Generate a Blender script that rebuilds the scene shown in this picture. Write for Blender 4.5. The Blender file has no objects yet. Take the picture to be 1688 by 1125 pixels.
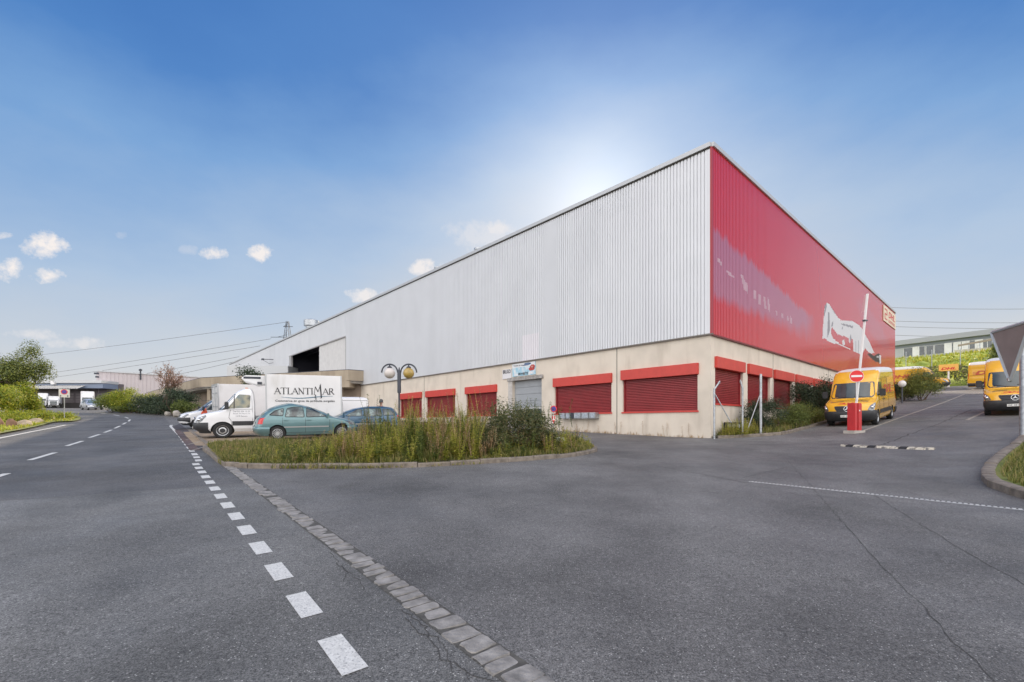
import bpy, bmesh, math, random
from mathutils import Vector, Matrix
R = math.radians
scene = bpy.context.scene
col = scene.collection
random.seed(7)

# ---------------------------------------------------------------- camera
F = 752.0; CU = 844.0; CV = 699.0; H = 1.5          # focal length and horizon of the photograph (1688 px wide)
cam_d = bpy.data.cameras.new('camera')
cam_d.sensor_width = 36.0; cam_d.lens = F / 1688 * 36.0
cam_d.shift_y = (CV - 562.5) / 1688.0
cam_d.clip_start = 0.05; cam_d.clip_end = 6000
cam = bpy.data.objects.new('camera', cam_d); col.objects.link(cam)
cam.location = (0, 0, H); cam.rotation_euler = (R(90), 0, 0)
scene.camera = cam

# ---------------------------------------------------------------- light
SUN_EL = R(25.0); SUN_AZ = R(10.5)                  # azimuth measured from +Y towards +X
scene.view_settings.view_transform = 'Standard'
scene.view_settings.look = 'None'
scene.view_settings.exposure = 0.5
scene.view_settings.gamma = 1.0
sun_d = bpy.data.lights.new('sun', 'SUN')
sun_d.energy = 4.2; sun_d.angle = R(0.5); sun_d.color = (1.0, 0.86, 0.66)
sun = bpy.data.objects.new('sun', sun_d); col.objects.link(sun)
sdir = Vector((math.sin(SUN_AZ) * math.cos(SUN_EL), math.cos(SUN_AZ) * math.cos(SUN_EL), math.sin(SUN_EL)))
sun.rotation_euler = sdir.to_track_quat('Z', 'Y').to_euler()
sun.location = (0, 0, 60)

SKY_GAIN = 1.3; SKY_FILL = 18.5
world = bpy.data.worlds.new('World'); scene.world = world; world.use_nodes = True
wn = world.node_tree; wn.nodes.clear()
def wnode(t, **kw):
    n = wn.nodes.new(t)
    for k, v in kw.items(): setattr(n, k, v)
    return n
def wmath(op, a, b=None, c=None, clamp=False):
    n = wn.nodes.new('ShaderNodeMath'); n.operation = op; n.use_clamp = clamp
    for i, q in enumerate((a, b, c)):
        if q is None: continue
        if isinstance(q, (int, float)): n.inputs[i].default_value = q
        else: wn.links.new(q, n.inputs[i])
    return n.outputs[0]
sky = wnode('ShaderNodeTexSky', sky_type='NISHITA'); sky.sun_disc = False
sky.sun_elevation = SUN_EL; sky.sun_rotation = SUN_AZ
sky.air_density = 1.0; sky.dust_density = 0.55; sky.ozone_density = 1.6; sky.altitude = 300
tc = wnode('ShaderNodeTexCoord')
sep = wnode('ShaderNodeSeparateXYZ'); wn.links.new(tc.outputs['Generated'], sep.inputs[0])
X, Y, Z = sep.outputs
fwd = wmath('GREATER_THAN', Y, 0.02)
ysafe = wmath('MAXIMUM', Y, 0.02)
rx = wmath('DIVIDE', X, ysafe); rz = wmath('DIVIDE', Z, ysafe)
noise = wnode('ShaderNodeTexNoise'); noise.inputs['Scale'].default_value = 30; noise.inputs['Detail'].default_value = 7
noise.inputs['Roughness'].default_value = 0.66
wn.links.new(tc.outputs['Generated'], noise.inputs['Vector'])
nz = wmath('MULTIPLY', wmath('SUBTRACT', noise.outputs['Fac'], 0.52), 4.6)
clouds = [(72, 403, 34, 22, 1), (12, 446, 26, 20, 1), (70, 454, 32, 12, .95), (8, 389, 16, 7, .8), (356, 415, 22, 12, .9),
          (430, 419, 18, 15, .95), (60, 552, 48, 9, .45), (132, 566, 46, 10, .5), (600, 488, 34, 11, .8), (700, 441, 26, 14, .85),
          (826, 374, 26, 14, .6), (795, 388, 60, 26, .35), (200, 388, 10, 7, .25), (310, 412, 14, 8, .2)]
tot = None
for (u, v, ru, rv, a) in clouds:
    dx = wmath('MULTIPLY', wmath('SUBTRACT', rx, (u - CU) / F), F / (ru * 1.15))
    dz = wmath('MULTIPLY', wmath('SUBTRACT', rz, (CV - v) / F), F / (rv * 1.15))
    d2 = wmath('ADD', wmath('MULTIPLY', dx, dx), wmath('MULTIPLY', dz, dz))
    m = wmath('ADD', wmath('SUBTRACT', 1.0, d2), nz)
    m = wmath('MULTIPLY', wmath('MULTIPLY', m, 1.0, clamp=True), a)
    tot = m if tot is None else wmath('MAXIMUM', tot, m)
tot = wmath('MULTIPLY', tot, fwd)
hs = wnode('ShaderNodeHueSaturation'); hs.inputs['Saturation'].default_value = 1.3
wn.links.new(sky.outputs[0], hs.inputs['Color'])
def wvec(op, a, b=None, sc=None):
    n = wn.nodes.new('ShaderNodeVectorMath'); n.operation = op
    for i, q in enumerate((a, b)):
        if q is None: continue
        if isinstance(q, tuple): n.inputs[i].default_value = q
        else: wn.links.new(q, n.inputs[i])
    if sc is not None:
        if isinstance(sc, (int, float)): n.inputs['Scale'].default_value = sc
        else: wn.links.new(sc, n.inputs['Scale'])
    return n.outputs[0]
# the bright air round the sun is thinned, as broken high haze would, so the sky keeps its colour
raw = wvec('MULTIPLY', hs.outputs[0], (SKY_GAIN * .93, SKY_GAIN * .90, SKY_GAIN * 1.16))
soft = wvec('DIVIDE', raw, wvec('ADD', wvec('SCALE', raw, sc=.155), (1, 1, 1)))
cmix = wnode('ShaderNodeMixRGB'); cmix.inputs['Color2'].default_value = (6.6, 6.2, 6.0, 1)
# clear deep blue overhead, pale towards the horizon and round the low sun
vd = wnode('ShaderNodeVectorMath', operation='DOT_PRODUCT'); wn.links.new(tc.outputs['Generated'], vd.inputs[0]); vd.inputs[1].default_value = sdir
ang = wmath('ARCCOSINE', wmath('MINIMUM', vd.outputs['Value'], 1.0))
def gauss(deg): q = wmath('DIVIDE', ang, math.radians(deg)); return wmath('EXPONENT', wmath('MULTIPLY', wmath('MULTIPLY', q, q), -1.0))
cir = wnode('ShaderNodeTexNoise'); cir.inputs['Scale'].default_value = 2.6; cir.inputs['Detail'].default_value = 7; cir.inputs['Roughness'].default_value = .55
cmap = wnode('ShaderNodeMapping'); cmap.inputs['Scale'].default_value = (1.0, 1.0, 2.2); cmap.inputs['Rotation'].default_value = (.2, .5, .3)
wn.links.new(tc.outputs['Generated'], cmap.inputs['Vector']); wn.links.new(cmap.outputs[0], cir.inputs['Vector'])
zeff = wmath('SUBTRACT', wmath('SUBTRACT', Z, wmath('MULTIPLY', gauss(25), .24)), wmath('MULTIPLY', wmath('SUBTRACT', cir.outputs['Fac'], .5), .22))
ramp = wnode('ShaderNodeValToRGB'); wn.links.new(zeff, ramp.inputs['Fac'])
stops = [(0.0, (.76, .73, .70)), (.12, (.67, .70, .74)), (.25, (.48, .61, .79)), (.40, (.22, .41, .73)), (.52, (.085, .245, .60)), (.68, (.045, .17, .51)), (1.0, (.025, .11, .40))]
els = ramp.color_ramp.elements; els[0].position = 0; els[0].color = (*stops[0][1], 1); els[1].position = 1; els[1].color = (*stops[-1][1], 1)
for p_, c_ in stops[1:-1]: e_ = els.new(p_); e_.color = (*c_, 1)
K = 10 / 2 ** scene.view_settings.exposure
glow = wmath('ADD', wmath('MULTIPLY', gauss(5.0), .26 * K), wmath('MULTIPLY', gauss(13), .20 * K))
gcol = wnode('ShaderNodeCombineXYZ')
for k_, m_ in enumerate((.97, .98, 1.0)): wn.links.new(wmath('MULTIPLY', glow, m_), gcol.inputs[k_])
clean = wvec('ADD', wvec('SCALE', ramp.outputs[0], sc=K), gcol.outputs[0])
smix = wnode('ShaderNodeMixRGB'); smix.inputs['Fac'].default_value = .82
wn.links.new(soft, smix.inputs['Color1']); wn.links.new(clean, smix.inputs['Color2'])
wn.links.new(smix.outputs[0], cmix.inputs['Color1']); wn.links.new(tot, cmix.inputs['Fac'])
# bright cloud fill added to the unseen sky behind, to lift the shaded fronts
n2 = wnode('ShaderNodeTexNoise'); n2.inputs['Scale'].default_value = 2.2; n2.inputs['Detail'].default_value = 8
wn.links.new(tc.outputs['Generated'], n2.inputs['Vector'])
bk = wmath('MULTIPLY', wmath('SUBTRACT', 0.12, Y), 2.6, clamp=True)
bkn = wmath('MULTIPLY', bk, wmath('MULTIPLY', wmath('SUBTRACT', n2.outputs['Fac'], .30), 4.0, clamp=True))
bmix = wnode('ShaderNodeMixRGB'); bmix.inputs['Color2'].default_value = (SKY_FILL * 1.0, SKY_FILL * .97, SKY_FILL * .96, 1)
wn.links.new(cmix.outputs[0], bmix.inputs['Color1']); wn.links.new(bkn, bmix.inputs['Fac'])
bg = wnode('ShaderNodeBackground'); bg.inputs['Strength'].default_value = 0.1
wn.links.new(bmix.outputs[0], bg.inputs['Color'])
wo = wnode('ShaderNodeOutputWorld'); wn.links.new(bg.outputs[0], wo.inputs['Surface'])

# ---------------------------------------------------------------- terrain
def softplus(t, k=0.9):
    return t if t > 20 * k else k * math.log(1 + math.exp(max(-30.0, t / k)))
def gz(x, y):
    yy = max(-12.0, y); yy = min(yy, 95.0)
    z = 0.04 * yy + 0.027 * softplus(yy - 35, 3.0) - 0.057 * softplus(yy - 78, 3.0)
    xx = min(x, 58.0)
    z += 0.075 * softplus(xx - 9, 0.8) * min(1.0, max(0.0, (y + 6) / 10.0))
    return z
def cast(u, v, dz=0.0):
    """point of the ground seen in direction (u, v) of the photograph"""
    r = (u - CU) / F; s = (CV - v) / F
    lo, hi = 0.5, 200.0
    f = lambda y: H + s * y - gz(r * y, y) - dz
    y = lo; step = 0.25
    while y < hi and f(y) > 0: y += step; step *= 1.03
    a, b = max(lo, y - step), y
    for _ in range(40):
        m = (a + b) / 2
        if f(m) > 0: a = m
        else: b = m
    return Vector((r * b, b, gz(r * b, b) + dz))
def at(u, v, y):
    return Vector(((u - CU) / F * y, y, H + (CV - v) / F * y))
def on(x, y, dz=0.0): return Vector((x, y, gz(x, y) + dz))

# ---------------------------------------------------------------- materials
def mat(name, color=(.5, .5, .5), rough=.6, metal=0.0, noise=0.0, nscale=4.0, bump=0.0, bscale=40.0, spec=.5, coat=0.0, emit=None, colors=None, detail=4.0, trans=0.0, stain=None):
    m = bpy.data.materials.new(name); m.use_nodes = True
    nt = m.node_tree; b = nt.nodes['Principled BSDF']
    b.inputs['Base Color'].default_value = (*color, 1); b.inputs['Roughness'].default_value = rough
    b.inputs['Metallic'].default_value = metal; b.inputs['Specular IOR Level'].default_value = spec
    b.inputs['Coat Weight'].default_value = coat; b.inputs['Coat Roughness'].default_value = .04
    b.inputs['Transmission Weight'].default_value = trans
    if emit: b.inputs['Emission Color'].default_value = (*emit[0], 1); b.inputs['Emission Strength'].default_value = emit[1]
    t = nt.nodes.new('ShaderNodeTexCoord')
    if noise or colors:
        n = nt.nodes.new('ShaderNodeTexNoise'); n.inputs['Scale'].default_value = nscale; n.inputs['Detail'].default_value = detail
        nt.links.new(t.outputs['Object'], n.inputs['Vector'])
        cr = nt.nodes.new('ShaderNodeValToRGB')
        if colors:
            els = cr.color_ramp.elements
            els[0].position = colors[0][0]; els[0].color = (*colors[0][1], 1)
            els[1].position = colors[-1][0]; els[1].color = (*colors[-1][1], 1)
            for p, c in colors[1:-1]:
                e = els.new(p); e.color = (*c, 1)
        else:
            cr.color_ramp.elements[0].position = .3; cr.color_ramp.elements[1].position = .7
            cr.color_ramp.elements[0].color = (*[c * (1 - noise) for c in color], 1)
            cr.color_ramp.elements[1].color = (*[min(1, c * (1 + noise)) for c in color], 1)
        nt.links.new(n.outputs['Fac'], cr.inputs['Fac'])
        out = cr.outputs['Color']
        if stain:
            sc, lo, hi, scol = stain
            mp = nt.nodes.new('ShaderNodeMapping'); mp.inputs['Scale'].default_value = sc
            nt.links.new(t.outputs['Object'], mp.inputs['Vector'])
            n2 = nt.nodes.new('ShaderNodeTexNoise'); n2.inputs['Scale'].default_value = 1; n2.inputs['Detail'].default_value = 6
            nt.links.new(mp.outputs[0], n2.inputs['Vector'])
            mr = nt.nodes.new('ShaderNodeMapRange'); mr.inputs['From Min'].default_value = lo; mr.inputs['From Max'].default_value = hi
            nt.links.new(n2.outputs['Fac'], mr.inputs['Value'])
            mx = nt.nodes.new('ShaderNodeMixRGB'); mx.inputs['Color2'].default_value = (*scol, 1)
            nt.links.new(mr.outputs[0], mx.inputs['Fac']); nt.links.new(out, mx.inputs['Color1']); out = mx.outputs[0]
        nt.links.new(out, b.inputs['Base Color'])
    if bump:
        n = nt.nodes.new('ShaderNodeTexNoise'); n.inputs['Scale'].default_value = bscale; n.inputs['Detail'].default_value = 5
        nt.links.new(t.outputs['Object'], n.inputs['Vector'])
        bp = nt.nodes.new('ShaderNodeBump'); bp.inputs['Strength'].default_value = bump; bp.inputs['Distance'].default_value = .02
        nt.links.new(n.outputs['Fac'], bp.inputs['Height']); nt.links.new(bp.outputs[0], b.inputs['Normal'])
    return m

def leaf_mat(name, cols, rough=.55, translucent=.25):
    """each leaf (mesh island) takes its own tone; thin leaves let some light through"""
    m = bpy.data.materials.new(name); m.use_nodes = True
    nt = m.node_tree; b = nt.nodes['Principled BSDF']; o = nt.nodes['Material Output']
    g = nt.nodes.new('ShaderNodeNewGeometry'); cr = nt.nodes.new('ShaderNodeValToRGB')
    els = cr.color_ramp.elements
    n = len(cols)
    els[0].color = (*cols[0], 1); els[1].color = (*cols[-1], 1)
    for i in range(1, n - 1):
        e = els.new(i / (n - 1)); e.color = (*cols[i], 1)
    nt.links.new(g.outputs['Random Per Island'], cr.inputs['Fac'])
    nt.links.new(cr.outputs[0], b.inputs['Base Color']); b.inputs['Roughness'].default_value = rough
    tr = nt.nodes.new('ShaderNodeBsdfTranslucent'); nt.links.new(cr.outputs[0], tr.inputs['Color'])
    mx = nt.nodes.new('ShaderNodeMixShader'); mx.inputs[0].default_value = translucent
    nt.links.new(b.outputs[0], mx.inputs[1]); nt.links.new(tr.outputs[0], mx.inputs[2]); nt.links.new(mx.outputs[0], o.inputs['Surface'])
    return m

def asphalt(name, base, spec_amt=1.0, dark=0.0):
    m = bpy.data.materials.new(name); m.use_nodes = True
    nt = m.node_tree; b = nt.nodes['Principled BSDF']; L = nt.links
    t = nt.nodes.new('ShaderNodeTexCoord')
    def noise(sc, det=3, rough=.6, vec=None):
        n = nt.nodes.new('ShaderNodeTexNoise'); n.inputs['Scale'].default_value = sc; n.inputs['Detail'].default_value = det
        n.inputs['Roughness'].default_value = rough; L.new(vec or t.outputs['Object'], n.inputs['Vector']); return n.outputs['Fac']
    def ramp(f, p0, c0, p1, c1):
        r = nt.nodes.new('ShaderNodeMapRange'); r.inputs['From Min'].default_value = p0; r.inputs['From Max'].default_value = p1
        r.inputs['To Min'].default_value = c0; r.inputs['To Max'].default_value = c1; L.new(f, r.inputs['Value']); return r.outputs[0]
    def mul(a, c):
        n = nt.nodes.new('ShaderNodeMath'); n.operation = 'MULTIPLY'; L.new(a, n.inputs[0]); L.new(c, n.inputs[1]); return n.outputs[0]
    grain = ramp(noise(95, 4, .85), .36, .18, .64, 1.9)
    mid = ramp(noise(30, 3, .7), .32, .72, .68, 1.3)
    patch = ramp(noise(.55, 6, .68), .34, .70, .66, 1.22)
    big = ramp(noise(.13, 4, .6), .34, .78, .66, 1.14)
    vo = nt.nodes.new('ShaderNodeTexVoronoi'); vo.inputs['Scale'].default_value = 70; L.new(t.outputs['Object'], vo.inputs['Vector'])
    vs = nt.nodes.new('ShaderNodeSeparateColor'); L.new(vo.outputs['Color'], vs.inputs[0])
    stone = nt.nodes.new('ShaderNodeMath'); stone.operation = 'GREATER_THAN'; stone.inputs[1].default_value = .93; L.new(vs.outputs[0], stone.inputs[0])
    near = nt.nodes.new('ShaderNodeMath'); near.operation = 'LESS_THAN'; near.inputs[1].default_value = .32; L.new(vo.outputs['Distance'], near.inputs[0])
    spk = mul(stone.outputs[0], near.outputs[0])
    f = mul(mul(mul(grain, mid), patch), big)
    sc = nt.nodes.new('ShaderNodeVectorMath'); sc.operation = 'SCALE'; sc.inputs[0].default_value = base; L.new(f, sc.inputs['Scale'])
    mx = nt.nodes.new('ShaderNodeMixRGB'); mx.inputs['Color2'].default_value = (.42, .41, .39, 1)
    k = nt.nodes.new('ShaderNodeMath'); k.operation = 'MULTIPLY'; k.inputs[1].default_value = .95 * spec_amt; L.new(spk, k.inputs[0])
    L.new(k.outputs[0], mx.inputs['Fac']); L.new(sc.outputs[0], mx.inputs['Color1']); L.new(mx.outputs[0], b.inputs['Base Color'])
    rr = ramp(noise(.7, 3), .3, .62, .7, .85); L.new(rr, b.inputs['Roughness'])
    b.inputs['Specular IOR Level'].default_value = .35
    bp = nt.nodes.new('ShaderNodeBump'); bp.inputs['Strength'].default_value = .55; bp.inputs['Distance'].default_value = .006
    L.new(noise(110, 3, .7), bp.inputs['Height']); L.new(bp.outputs[0], b.inputs['Normal'])
    return m

# ---------------------------------------------------------------- mesh builder
def frame(d):
    d = Vector(d).normalized()
    a = Vector((0, 0, 1)) if abs(d.z) < .95 else Vector((1, 0, 0))
    u = d.cross(a).normalized(); return u, d.cross(u).normalized()
class MB:
    def __init__(s): s.v = []; s.f = []; s.m = []
    def face(s, pts, mi=0):
        i = len(s.v); s.v.extend([tuple(p) for p in pts]); s.f.append(tuple(range(i, i + len(pts)))); s.m.append(mi)
    def box(s, x0, x1, y0, y1, z0, z1, mi=0, M=None):
        c = [(x0, y0, z0), (x1, y0, z0), (x1, y1, z0), (x0, y1, z0), (x0, y0, z1), (x1, y0, z1), (x1, y1, z1), (x0, y1, z1)]
        if M: c = [tuple(M @ Vector(p)) for p in c]
        i = len(s.v); s.v.extend(c)
        for q in ((0, 3, 2, 1), (4, 5, 6, 7), (0, 1, 5, 4), (1, 2, 6, 5), (2, 3, 7, 6), (3, 0, 4, 7)):
            s.f.append(tuple(i + k for k in q)); s.m.append(mi)
    def bar(s, a, b, w, h=None, mi=0):
        """square bar between two points"""
        a, b = Vector(a), Vector(b); u, v = frame(b - a); h = h or w
        M = [a + u * sx * w / 2 + v * sy * h / 2 for sx, sy in ((-1, -1), (1, -1), (1, 1), (-1, 1))]
        N = [b + u * sx * w / 2 + v * sy * h / 2 for sx, sy in ((-1, -1), (1, -1), (1, 1), (-1, 1))]
        i = len(s.v); s.v.extend([tuple(p) for p in M + N])
        for q in ((0, 3, 2, 1), (4, 5, 6, 7), (0, 1, 5, 4), (1, 2, 6, 5), (2, 3, 7, 6), (3, 0, 4, 7)):
            s.f.append(tuple(i + k for k in q)); s.m.append(mi)
    def tube(s, pts, r, n=10, mi=0, caps=True):
        pts = [Vector(p) for p in pts]
        rs = r if isinstance(r, (list, tuple)) else [r] * len(pts)
        u, v = frame(pts[1] - pts[0]); i0 = len(s.v)
        for k, p in enumerate(pts):
            d = (pts[min(k + 1, len(pts) - 1)] - pts[max(k - 1, 0)]).normalized()
            u = (u - d * u.dot(d)).normalized(); v = d.cross(u)
            for j in range(n):
                a = 2 * math.pi * j / n; s.v.append(tuple(p + (u * math.cos(a) + v * math.sin(a)) * rs[k]))
        for k in range(len(pts) - 1):
            for j in range(n):
                a = i0 + k * n + j; b = i0 + k * n + (j + 1) % n
                s.f.append((a, b, b + n, a + n)); s.m.append(mi)
        if caps:
            s.f.append(tuple(i0 + j for j in range(n))[::-1]); s.m.append(mi)
            e = i0 + (len(pts) - 1) * n; s.f.append(tuple(e + j for j in range(n))); s.m.append(mi)
    def lathe(s, prof, c=(0, 0, 0), axis=(0, 0, 1), n=24, mi=0):
        """prof: (radius, height) pairs along the axis"""
        ax = Vector(axis).normalized(); u, v = frame(ax); c = Vector(c); i0 = len(s.v)
        for (r, h) in prof:
            for j in range(n):
                a = 2 * math.pi * j / n; s.v.append(tuple(c + ax * h + (u * math.cos(a) + v * math.sin(a)) * max(r, 1e-4)))
        mis = mi if isinstance(mi, (list, tuple)) else [mi] * (len(prof) - 1)
        for k in range(len(prof) - 1):
            for j in range(n):
                a = i0 + k * n + j; b = i0 + k * n + (j + 1) % n
                s.f.append((a, b, b + n, a + n)); s.m.append(mis[k])
    def sphere(s, c, r, n=20, mi=0, sc=(1, 1, 1)):
        i0 = len(s.v); m = n // 2
        for k in range(m + 1):
            t = math.pi * k / m
            for j in range(n):
                a = 2 * math.pi * j / n
                s.v.append((c[0] + r * sc[0] * math.sin(t) * math.cos(a), c[1] + r * sc[1] * math.sin(t) * math.sin(a), c[2] - r * sc[2] * math.cos(t)))
        for k in range(m):
            for j in range(n):
                a = i0 + k * n + j; b = i0 + k * n + (j + 1) % n
                s.f.append((a, b, b + n, a + n)); s.m.append(mi)
    def prism(s, poly, off, mi=0):
        """closed solid: planar 3-D polygon extruded by vector off"""
        n = len(poly); i = len(s.v); o = Vector(off)
        s.v.extend([tuple(p) for p in poly]); s.v.extend([tuple(Vector(p) + o) for p in poly])
        s.f.append(tuple(range(i, i + n))[::-1]); s.m.append(mi); s.f.append(tuple(range(i + n, i + 2 * n))); s.m.append(mi)
        for k in range(n):
            l = (k + 1) % n; s.f.append((i + k, i + l, i + n + l, i + n + k)); s.m.append(mi)
    def build(s, name, mats, parent=None, smooth=None, bevel=0.0, loc=None, fix=False):
        me = bpy.data.meshes.new(name); me.from_pydata(s.v, [], s.f)
        if not isinstance(mats, (list, tuple)): mats = [mats]
        for m in mats: me.materials.append(m)
        if len(mats) > 1: me.polygons.foreach_set('material_index', s.m)
        me.update()
        if smooth is not None or bevel or fix:
            bm = bmesh.new(); bm.from_mesh(me)
            if smooth is not None or fix: bmesh.ops.remove_doubles(bm, verts=bm.verts, dist=1e-4)
            bmesh.ops.recalc_face_normals(bm, faces=bm.faces)
            if bevel:
                bmesh.ops.bevel(bm, geom=[e for e in bm.edges if e.is_manifold and e.calc_face_angle(0) > .5], offset=bevel, segments=2, affect='EDGES', clamp_overlap=True)
            if smooth is not None:
                for f in bm.faces: f.smooth = True
                for e in bm.edges: e.smooth = not (e.is_manifold and e.calc_face_angle(0) > R(smooth)) and e.is_manifold
            bm.to_mesh(me); bm.free()
        o = bpy.data.objects.new(name, me); col.objects.link(o)
        if parent: o.parent = parent
        if loc: o.location = loc
        return o
def tag(o, label, cat, group=None, kind=None):
    o['label'] = label; o['category'] = cat
    if group: o['group'] = group
    if kind: o['kind'] = kind
    return o
def struct(o, label=None):
    o['kind'] = 'structure'
    if label: o['label'] = label
    return o
def stuff(o, label, cat):
    o['kind'] = 'stuff'; o['label'] = label; o['category'] = cat; return o
def empty(name, loc=(0, 0, 0), rz=0.0, label=None, cat=None, group=None):
    o = bpy.data.objects.new(name, None); col.objects.link(o); o.location = loc; o.rotation_euler = (0, 0, rz); o.empty_display_size = .3
    if label: tag(o, label, cat, group)
    return o
def copy_tree(o, parent=None):
    c = o.copy(); col.objects.link(c)
    if parent: c.parent = parent
    for ch in o.children: copy_tree(ch, c)
    return c
def place(o, x, y, head):
    """set an object on the sloping ground: head = direction of its local +X (radians)"""
    n = Vector((-(gz(x + 1, y) - gz(x - 1, y)) / 2, -(gz(x, y + 1) - gz(x, y - 1)) / 2, 1)).normalized()
    fx = Vector((math.cos(head), math.sin(head), 0)); fx = (fx - n * fx.dot(n)).normalized(); fy = n.cross(fx)
    M = Matrix((fx, fy, n)).transposed().to_4x4(); M.translation = Vector((x, y, gz(x, y)))
    o.matrix_world = M
_tc = {}
def text_geo(s, size=1.0, bold=0.0, shear=0.0, spacing=1.0):
    k = (s, bold, shear, spacing)
    if k not in _tc:
        c = bpy.data.curves.new('t', 'FONT'); c.body = s; c.size = 1.0; c.offset = bold; c.shear = shear; c.space_character = spacing
        c.resolution_u = 3; c.fill_mode = 'FRONT'
        o = bpy.data.objects.new('t', c); col.objects.link(o)
        dg = bpy.context.evaluated_depsgraph_get(); me = o.evaluated_get(dg).to_mesh()
        vs = [(v.co.x, v.co.y) for v in me.vertices]; fs = [tuple(p.vertices) for p in me.polygons]
        o.evaluated_get(dg).to_mesh_clear(); bpy.data.objects.remove(o); bpy.data.curves.remove(c)
        x0 = min(v[0] for v in vs); x1 = max(v[0] for v in vs); y0 = min(v[1] for v in vs); y1 = max(v[1] for v in vs)
        _tc[k] = ([(v[0] - x0, v[1] - y0) for v in vs], fs, x1 - x0, y1 - y0)
    vs, fs, w, h = _tc[k]
    return [(a * size, b * size) for a, b in vs], fs, w * size, h * size
def add_text(mb, s, fn, width=None, height=None, mi=0, **kw):
    """lettering laid on a surface: fn(x, y) -> point; scaled to width x height, origin lower left"""
    vs, fs, w, h = text_geo(s, 1.0, **kw)
    sx = (width / w) if width else height / h; sy = (height / h) if height else sx
    i = len(mb.v); mb.v.extend([tuple(fn(a * sx, b * sy)) for a, b in vs])
    for f in fs: mb.f.append(tuple(i + k for k in f)); mb.m.append(mi)
    return w * sx

M_ = {}
M_['white_paint'] = mat('white_paint', (.78, .78, .79), .28, coat=.4, noise=.03, nscale=2)
M_['box_white'] = mat('box_white', (.76, .75, .75), .42, noise=.05, nscale=1.5, stain=((2, 2, .6), .55, .8, (.55, .53, .5)))
M_['yellow_paint'] = mat('yellow_paint', (.76, .41, .02), .22, coat=.8, noise=.03, nscale=2)
M_['teal_paint'] = mat('teal_paint', (.13, .235, .25), .3, metal=.35, coat=.5, noise=.05, nscale=3)
M_['blue_paint'] = mat('blue_paint', (.035, .095, .16), .25, metal=.3, coat=.6)
M_['silver_paint'] = mat('silver_paint', (.55, .57, .60), .3, metal=.5, coat=.4)
M_['black_plastic'] = mat('black_plastic', (.03, .031, .034), .55, noise=.2, nscale=6)
M_['rubber'] = mat('rubber', (.018, .018, .019), .8, noise=.25, nscale=12)
M_['glass_dark'] = mat('glass_dark', (.03, .045, .05), .04, spec=.9, noise=.5, nscale=1.5)
M_['chrome'] = mat('chrome', (.6, .61, .62), .18, metal=1.0)
M_['alloy'] = mat('alloy', (.5, .51, .52), .35, metal=.7)
M_['lamp_glass'] = mat('lamp_glass', (.16, .17, .18), .08, metal=.4, coat=.8)
M_['red_glass'] = mat('red_glass', (.55, .02, .02), .15, coat=.5)
M_['orange_glass'] = mat('orange_glass', (.7, .2, .02), .2)
M_['plate'] = mat('plate', (.75, .75, .72), .5)
M_['red_letter'] = mat('red_letter', (.55, .015, .02), .45)
M_['black_letter'] = mat('black_letter', (.02, .02, .025), .5)
M_['grey_letter'] = mat('grey_letter', (.12, .12, .14), .5)
M_['steel'] = mat('steel', (.42, .44, .46), .42, metal=.75, noise=.25, nscale=9)
M_['dark_metal'] = mat('dark_metal', (.05, .055, .07), .45, metal=.3)
M_['concrete'] = mat('concrete', (.40, .37, .33), .85, noise=.18, nscale=3, bump=.3, bscale=30)
M_['kerb'] = mat('kerb', (.19, .16, .13), .85, noise=.35, nscale=6, bump=.5, bscale=25)
M_['seat'] = mat('seat', (.10, .10, .11), .8)
# ================================================================ ground, road, markings
M_['asphalt_road'] = asphalt('asphalt_road', (.150, .147, .141))
M_['asphalt_yard'] = asphalt('asphalt_yard', (.140, .135, .130))
M_['asphalt_far'] = asphalt('asphalt_far', (.114, .111, .109))
M_['marking'] = mat('marking', (.62, .61, .58), .7, noise=.12, nscale=30, stain=((75, 75, 75), .54, .72, (.24, .24, .24)), bump=.3, bscale=90)
M_['old_marking'] = mat('old_marking', (.42, .38, .31), .8, noise=.15, nscale=12, stain=((18, 18, 18), .42, .66, (.12, .11, .11)))
M_['soil'] = mat('soil', (.07, .055, .035), .95, colors=[(.3, (.045, .05, .02)), (.5, (.09, .085, .035)), (.7, (.13, .10, .06))], nscale=3, bump=.5, bscale=12)
M_['verge'] = mat('verge', (.1, .13, .04), .95, colors=[(.3, (.08, .12, .02)), (.5, (.15, .17, .035)), (.7, (.26, .20, .08))], nscale=1.2, bump=.6, bscale=10)
M_['gravel'] = mat('gravel', (.32, .24, .16), .95, noise=.25, nscale=5, bump=.5, bscale=60, stain=((1.5, 1.5, 1.5), .5, .7, (.17, .13, .10)))
M_['crack'] = mat('crack', (.062, .059, .056), .95)
M_['seam'] = mat('seam', (.16, .155, .15), .9, noise=.2, nscale=8)
M_['cobble'] = mat('cobble', (.25, .235, .22), .85, noise=.38, nscale=9, bump=.6, bscale=40)
M_['patch'] = asphalt('patch', (.062, .052, .052), .6)
M_['red_asphalt'] = asphalt('red_asphalt', (.11, .075, .068), .5)

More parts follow.
